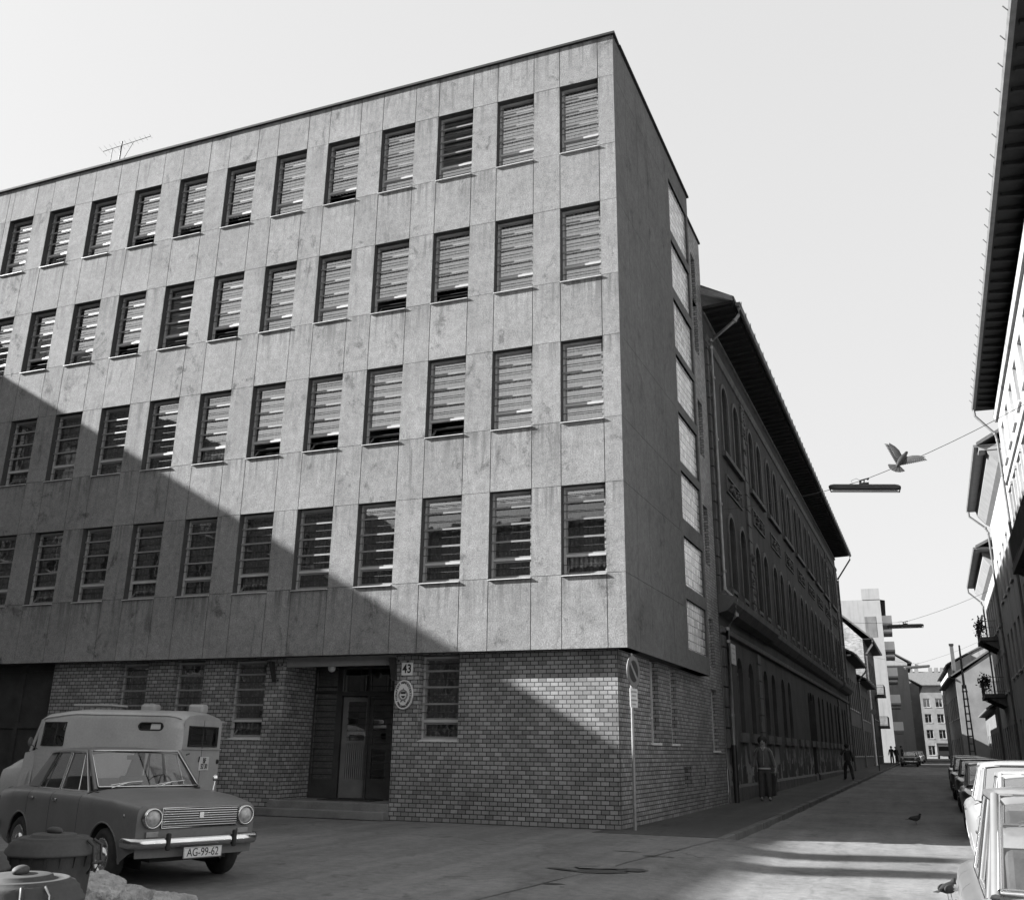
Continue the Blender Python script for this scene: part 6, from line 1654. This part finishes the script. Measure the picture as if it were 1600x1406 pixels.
# ================================================================= LIGHT, SKY, CAMERA
SUN_EL, AZ = 28.1, 16.0
sd = Vector((-cos(R(AZ)) * cos(R(SUN_EL)), -sin(R(AZ)) * cos(R(SUN_EL)), sin(R(SUN_EL))))
sl_ = bpy.data.lights.new('sun', 'SUN'); sl_.energy = 5.0; sl_.angle = R(0.5); sl_.color = (1, 1, 1)
so = bpy.data.objects.new('sun', sl_); COL.objects.link(so); so.rotation_euler = sd.to_track_quat('Z', 'Y').to_euler(); so.location = (-40, -20, 40)
w = bpy.data.worlds.new('World'); sc.world = w; w.use_nodes = True; nt = w.node_tree; nt.nodes.clear()
sky = nt.nodes.new('ShaderNodeTexSky'); sky.sky_type = 'NISHITA'; sky.sun_disc = False; sky.sun_elevation = R(SUN_EL); sky.sun_rotation = math.atan2(sd.x, sd.y)
sky.air_density = 1.0; sky.dust_density = 3.0; sky.ozone_density = 0.5
bw = nt.nodes.new('ShaderNodeRGBToBW'); bg = nt.nodes.new('ShaderNodeBackground'); ou = nt.nodes.new('ShaderNodeOutputWorld')
nt.links.new(sky.outputs[0], bw.inputs[0]); pw = nt.nodes.new('ShaderNodeMath'); pw.operation = 'POWER'; pw.inputs[1].default_value = 0.15
nt.links.new(bw.outputs[0], pw.inputs[0]); nt.links.new(pw.outputs[0], bg.inputs[0]); nt.links.new(bg.outputs[0], ou.inputs[0]); bg.inputs[1].default_value = 0.162

F_, YAW, PITCH, ROLL = 1468.4737, -0.3723, 0.3089, 0.013
cyy, syy, cp, sp_, cr, sr = cos(YAW), sin(YAW), cos(PITCH), sin(PITCH), cos(ROLL), sin(ROLL)
fw = Vector((syy * cp, cyy * cp, sp_)); r0 = Vector((cyy, -syy, 0)); u0 = r0.cross(fw)
rt = r0 * cr + u0 * sr; upv = -r0 * sr + u0 * cr
cam = bpy.data.cameras.new('camera'); cam.sensor_width = 36; cam.lens = F_ / 1600 * 36; cam.clip_end = 3000; cam.clip_start = .05
co_ = bpy.data.objects.new('camera', cam); COL.objects.link(co_)
co_.matrix_world = Matrix(((rt.x, upv.x, -fw.x, 0), (rt.y, upv.y, -fw.y, 0), (rt.z, upv.z, -fw.z, EYE), (0, 0, 0, 1)))
sc.camera = co_
sc.view_settings.view_transform = 'Standard'; sc.view_settings.look = 'None'; sc.view_settings.gamma = 1.0; sc.view_settings.exposure = 2.2
sc.render.resolution_x = 1024; sc.render.resolution_y = 899
sc.cycles.max_bounces = 6; sc.cycles.transparent_max_bounces = 12

# ---- separate meshes that hold several pieces standing apart
def split_clusters(o, gap=.02):
    me = o.data; n = len(me.vertices); par = list(range(n))
    def fd(a):
        while par[a] != a: par[a] = par[par[a]]; a = par[a]
        return a
    for e in me.edges:
        a, b = fd(e.vertices[0]), fd(e.vertices[1])
        if a != b: par[a] = b
    comp = {}
    for v in me.vertices:
        c = comp.setdefault(fd(v.index), [list(v.co), list(v.co)])
        for k in range(3): c[0][k] = min(c[0][k], v.co[k]); c[1][k] = max(c[1][k], v.co[k])
    ks = list(comp); gp = {k: k for k in ks}
    def fg(a):
        while gp[a] != a: a = gp[a]
        return a
    for i, a in enumerate(ks):
        for b in ks[i + 1:]:
            A, B = comp[a], comp[b]
            if all(A[0][k] - gap <= B[1][k] and B[0][k] - gap <= A[1][k] for k in range(3)):
                x, y = fg(a), fg(b)
                if x != y: gp[x] = y
    roots = {}
    for k in ks: roots.setdefault(fg(k), []).append(k)
    if len(roots) < 2: return
    rid = {}
    for r_, mem in roots.items():
        for k in mem: rid[k] = r_
    uv = me.uv_layers[0].data if me.uv_layers else None
    for idx, r_ in enumerate(roots):
        vs = [v.index for v in me.vertices if rid[fd(v.index)] == r_]; mp = {v: i for i, v in enumerate(vs)}
        fs = [p for p in me.polygons if p.vertices[0] in mp]
        m_ = bpy.data.meshes.new(o.name.split('.')[0]); m_.from_pydata([me.vertices[v].co.copy() for v in vs], [], [[mp[v] for v in p.vertices] for p in fs])
        m_.polygons.foreach_set('use_smooth', [p.use_smooth for p in fs])
        if uv:
            ul = m_.uv_layers.new(name='UVMap'); i = 0
            for p in fs:
                for li in p.loop_indices: ul.data[i].uv = uv[li].uv; i += 1
        for mm in me.materials: m_.materials.append(mm)
        if idx == 0: first = m_
        else:
            c = o.copy(); c.data = m_; COL.objects.link(c)
    o.data = first
SPL = {'rafter', 'seal_', 'pilaster', 'ornament', 'plaster_patch', 'bracket_hole', 'flag_holder', 'wing_mirror', 'shoe', 'wiper', 'side_repeater', 'string_course', 'cornice', 'plinth', 'roof_flashing', 'asphalt_hole', 'stair_tower', 'overrider', 'star_cap', 'underbody', 'plaster', 'coved_cornice', 'balcony_plant_', 'interior_', 'roof_slab', 'seat'}
for o in list(sc.objects):
    if o.type == 'MESH' and o.name.split('.')[0] in SPL and not o.children: split_clusters(o, .03 if 'ornament' not in o.name else .5)
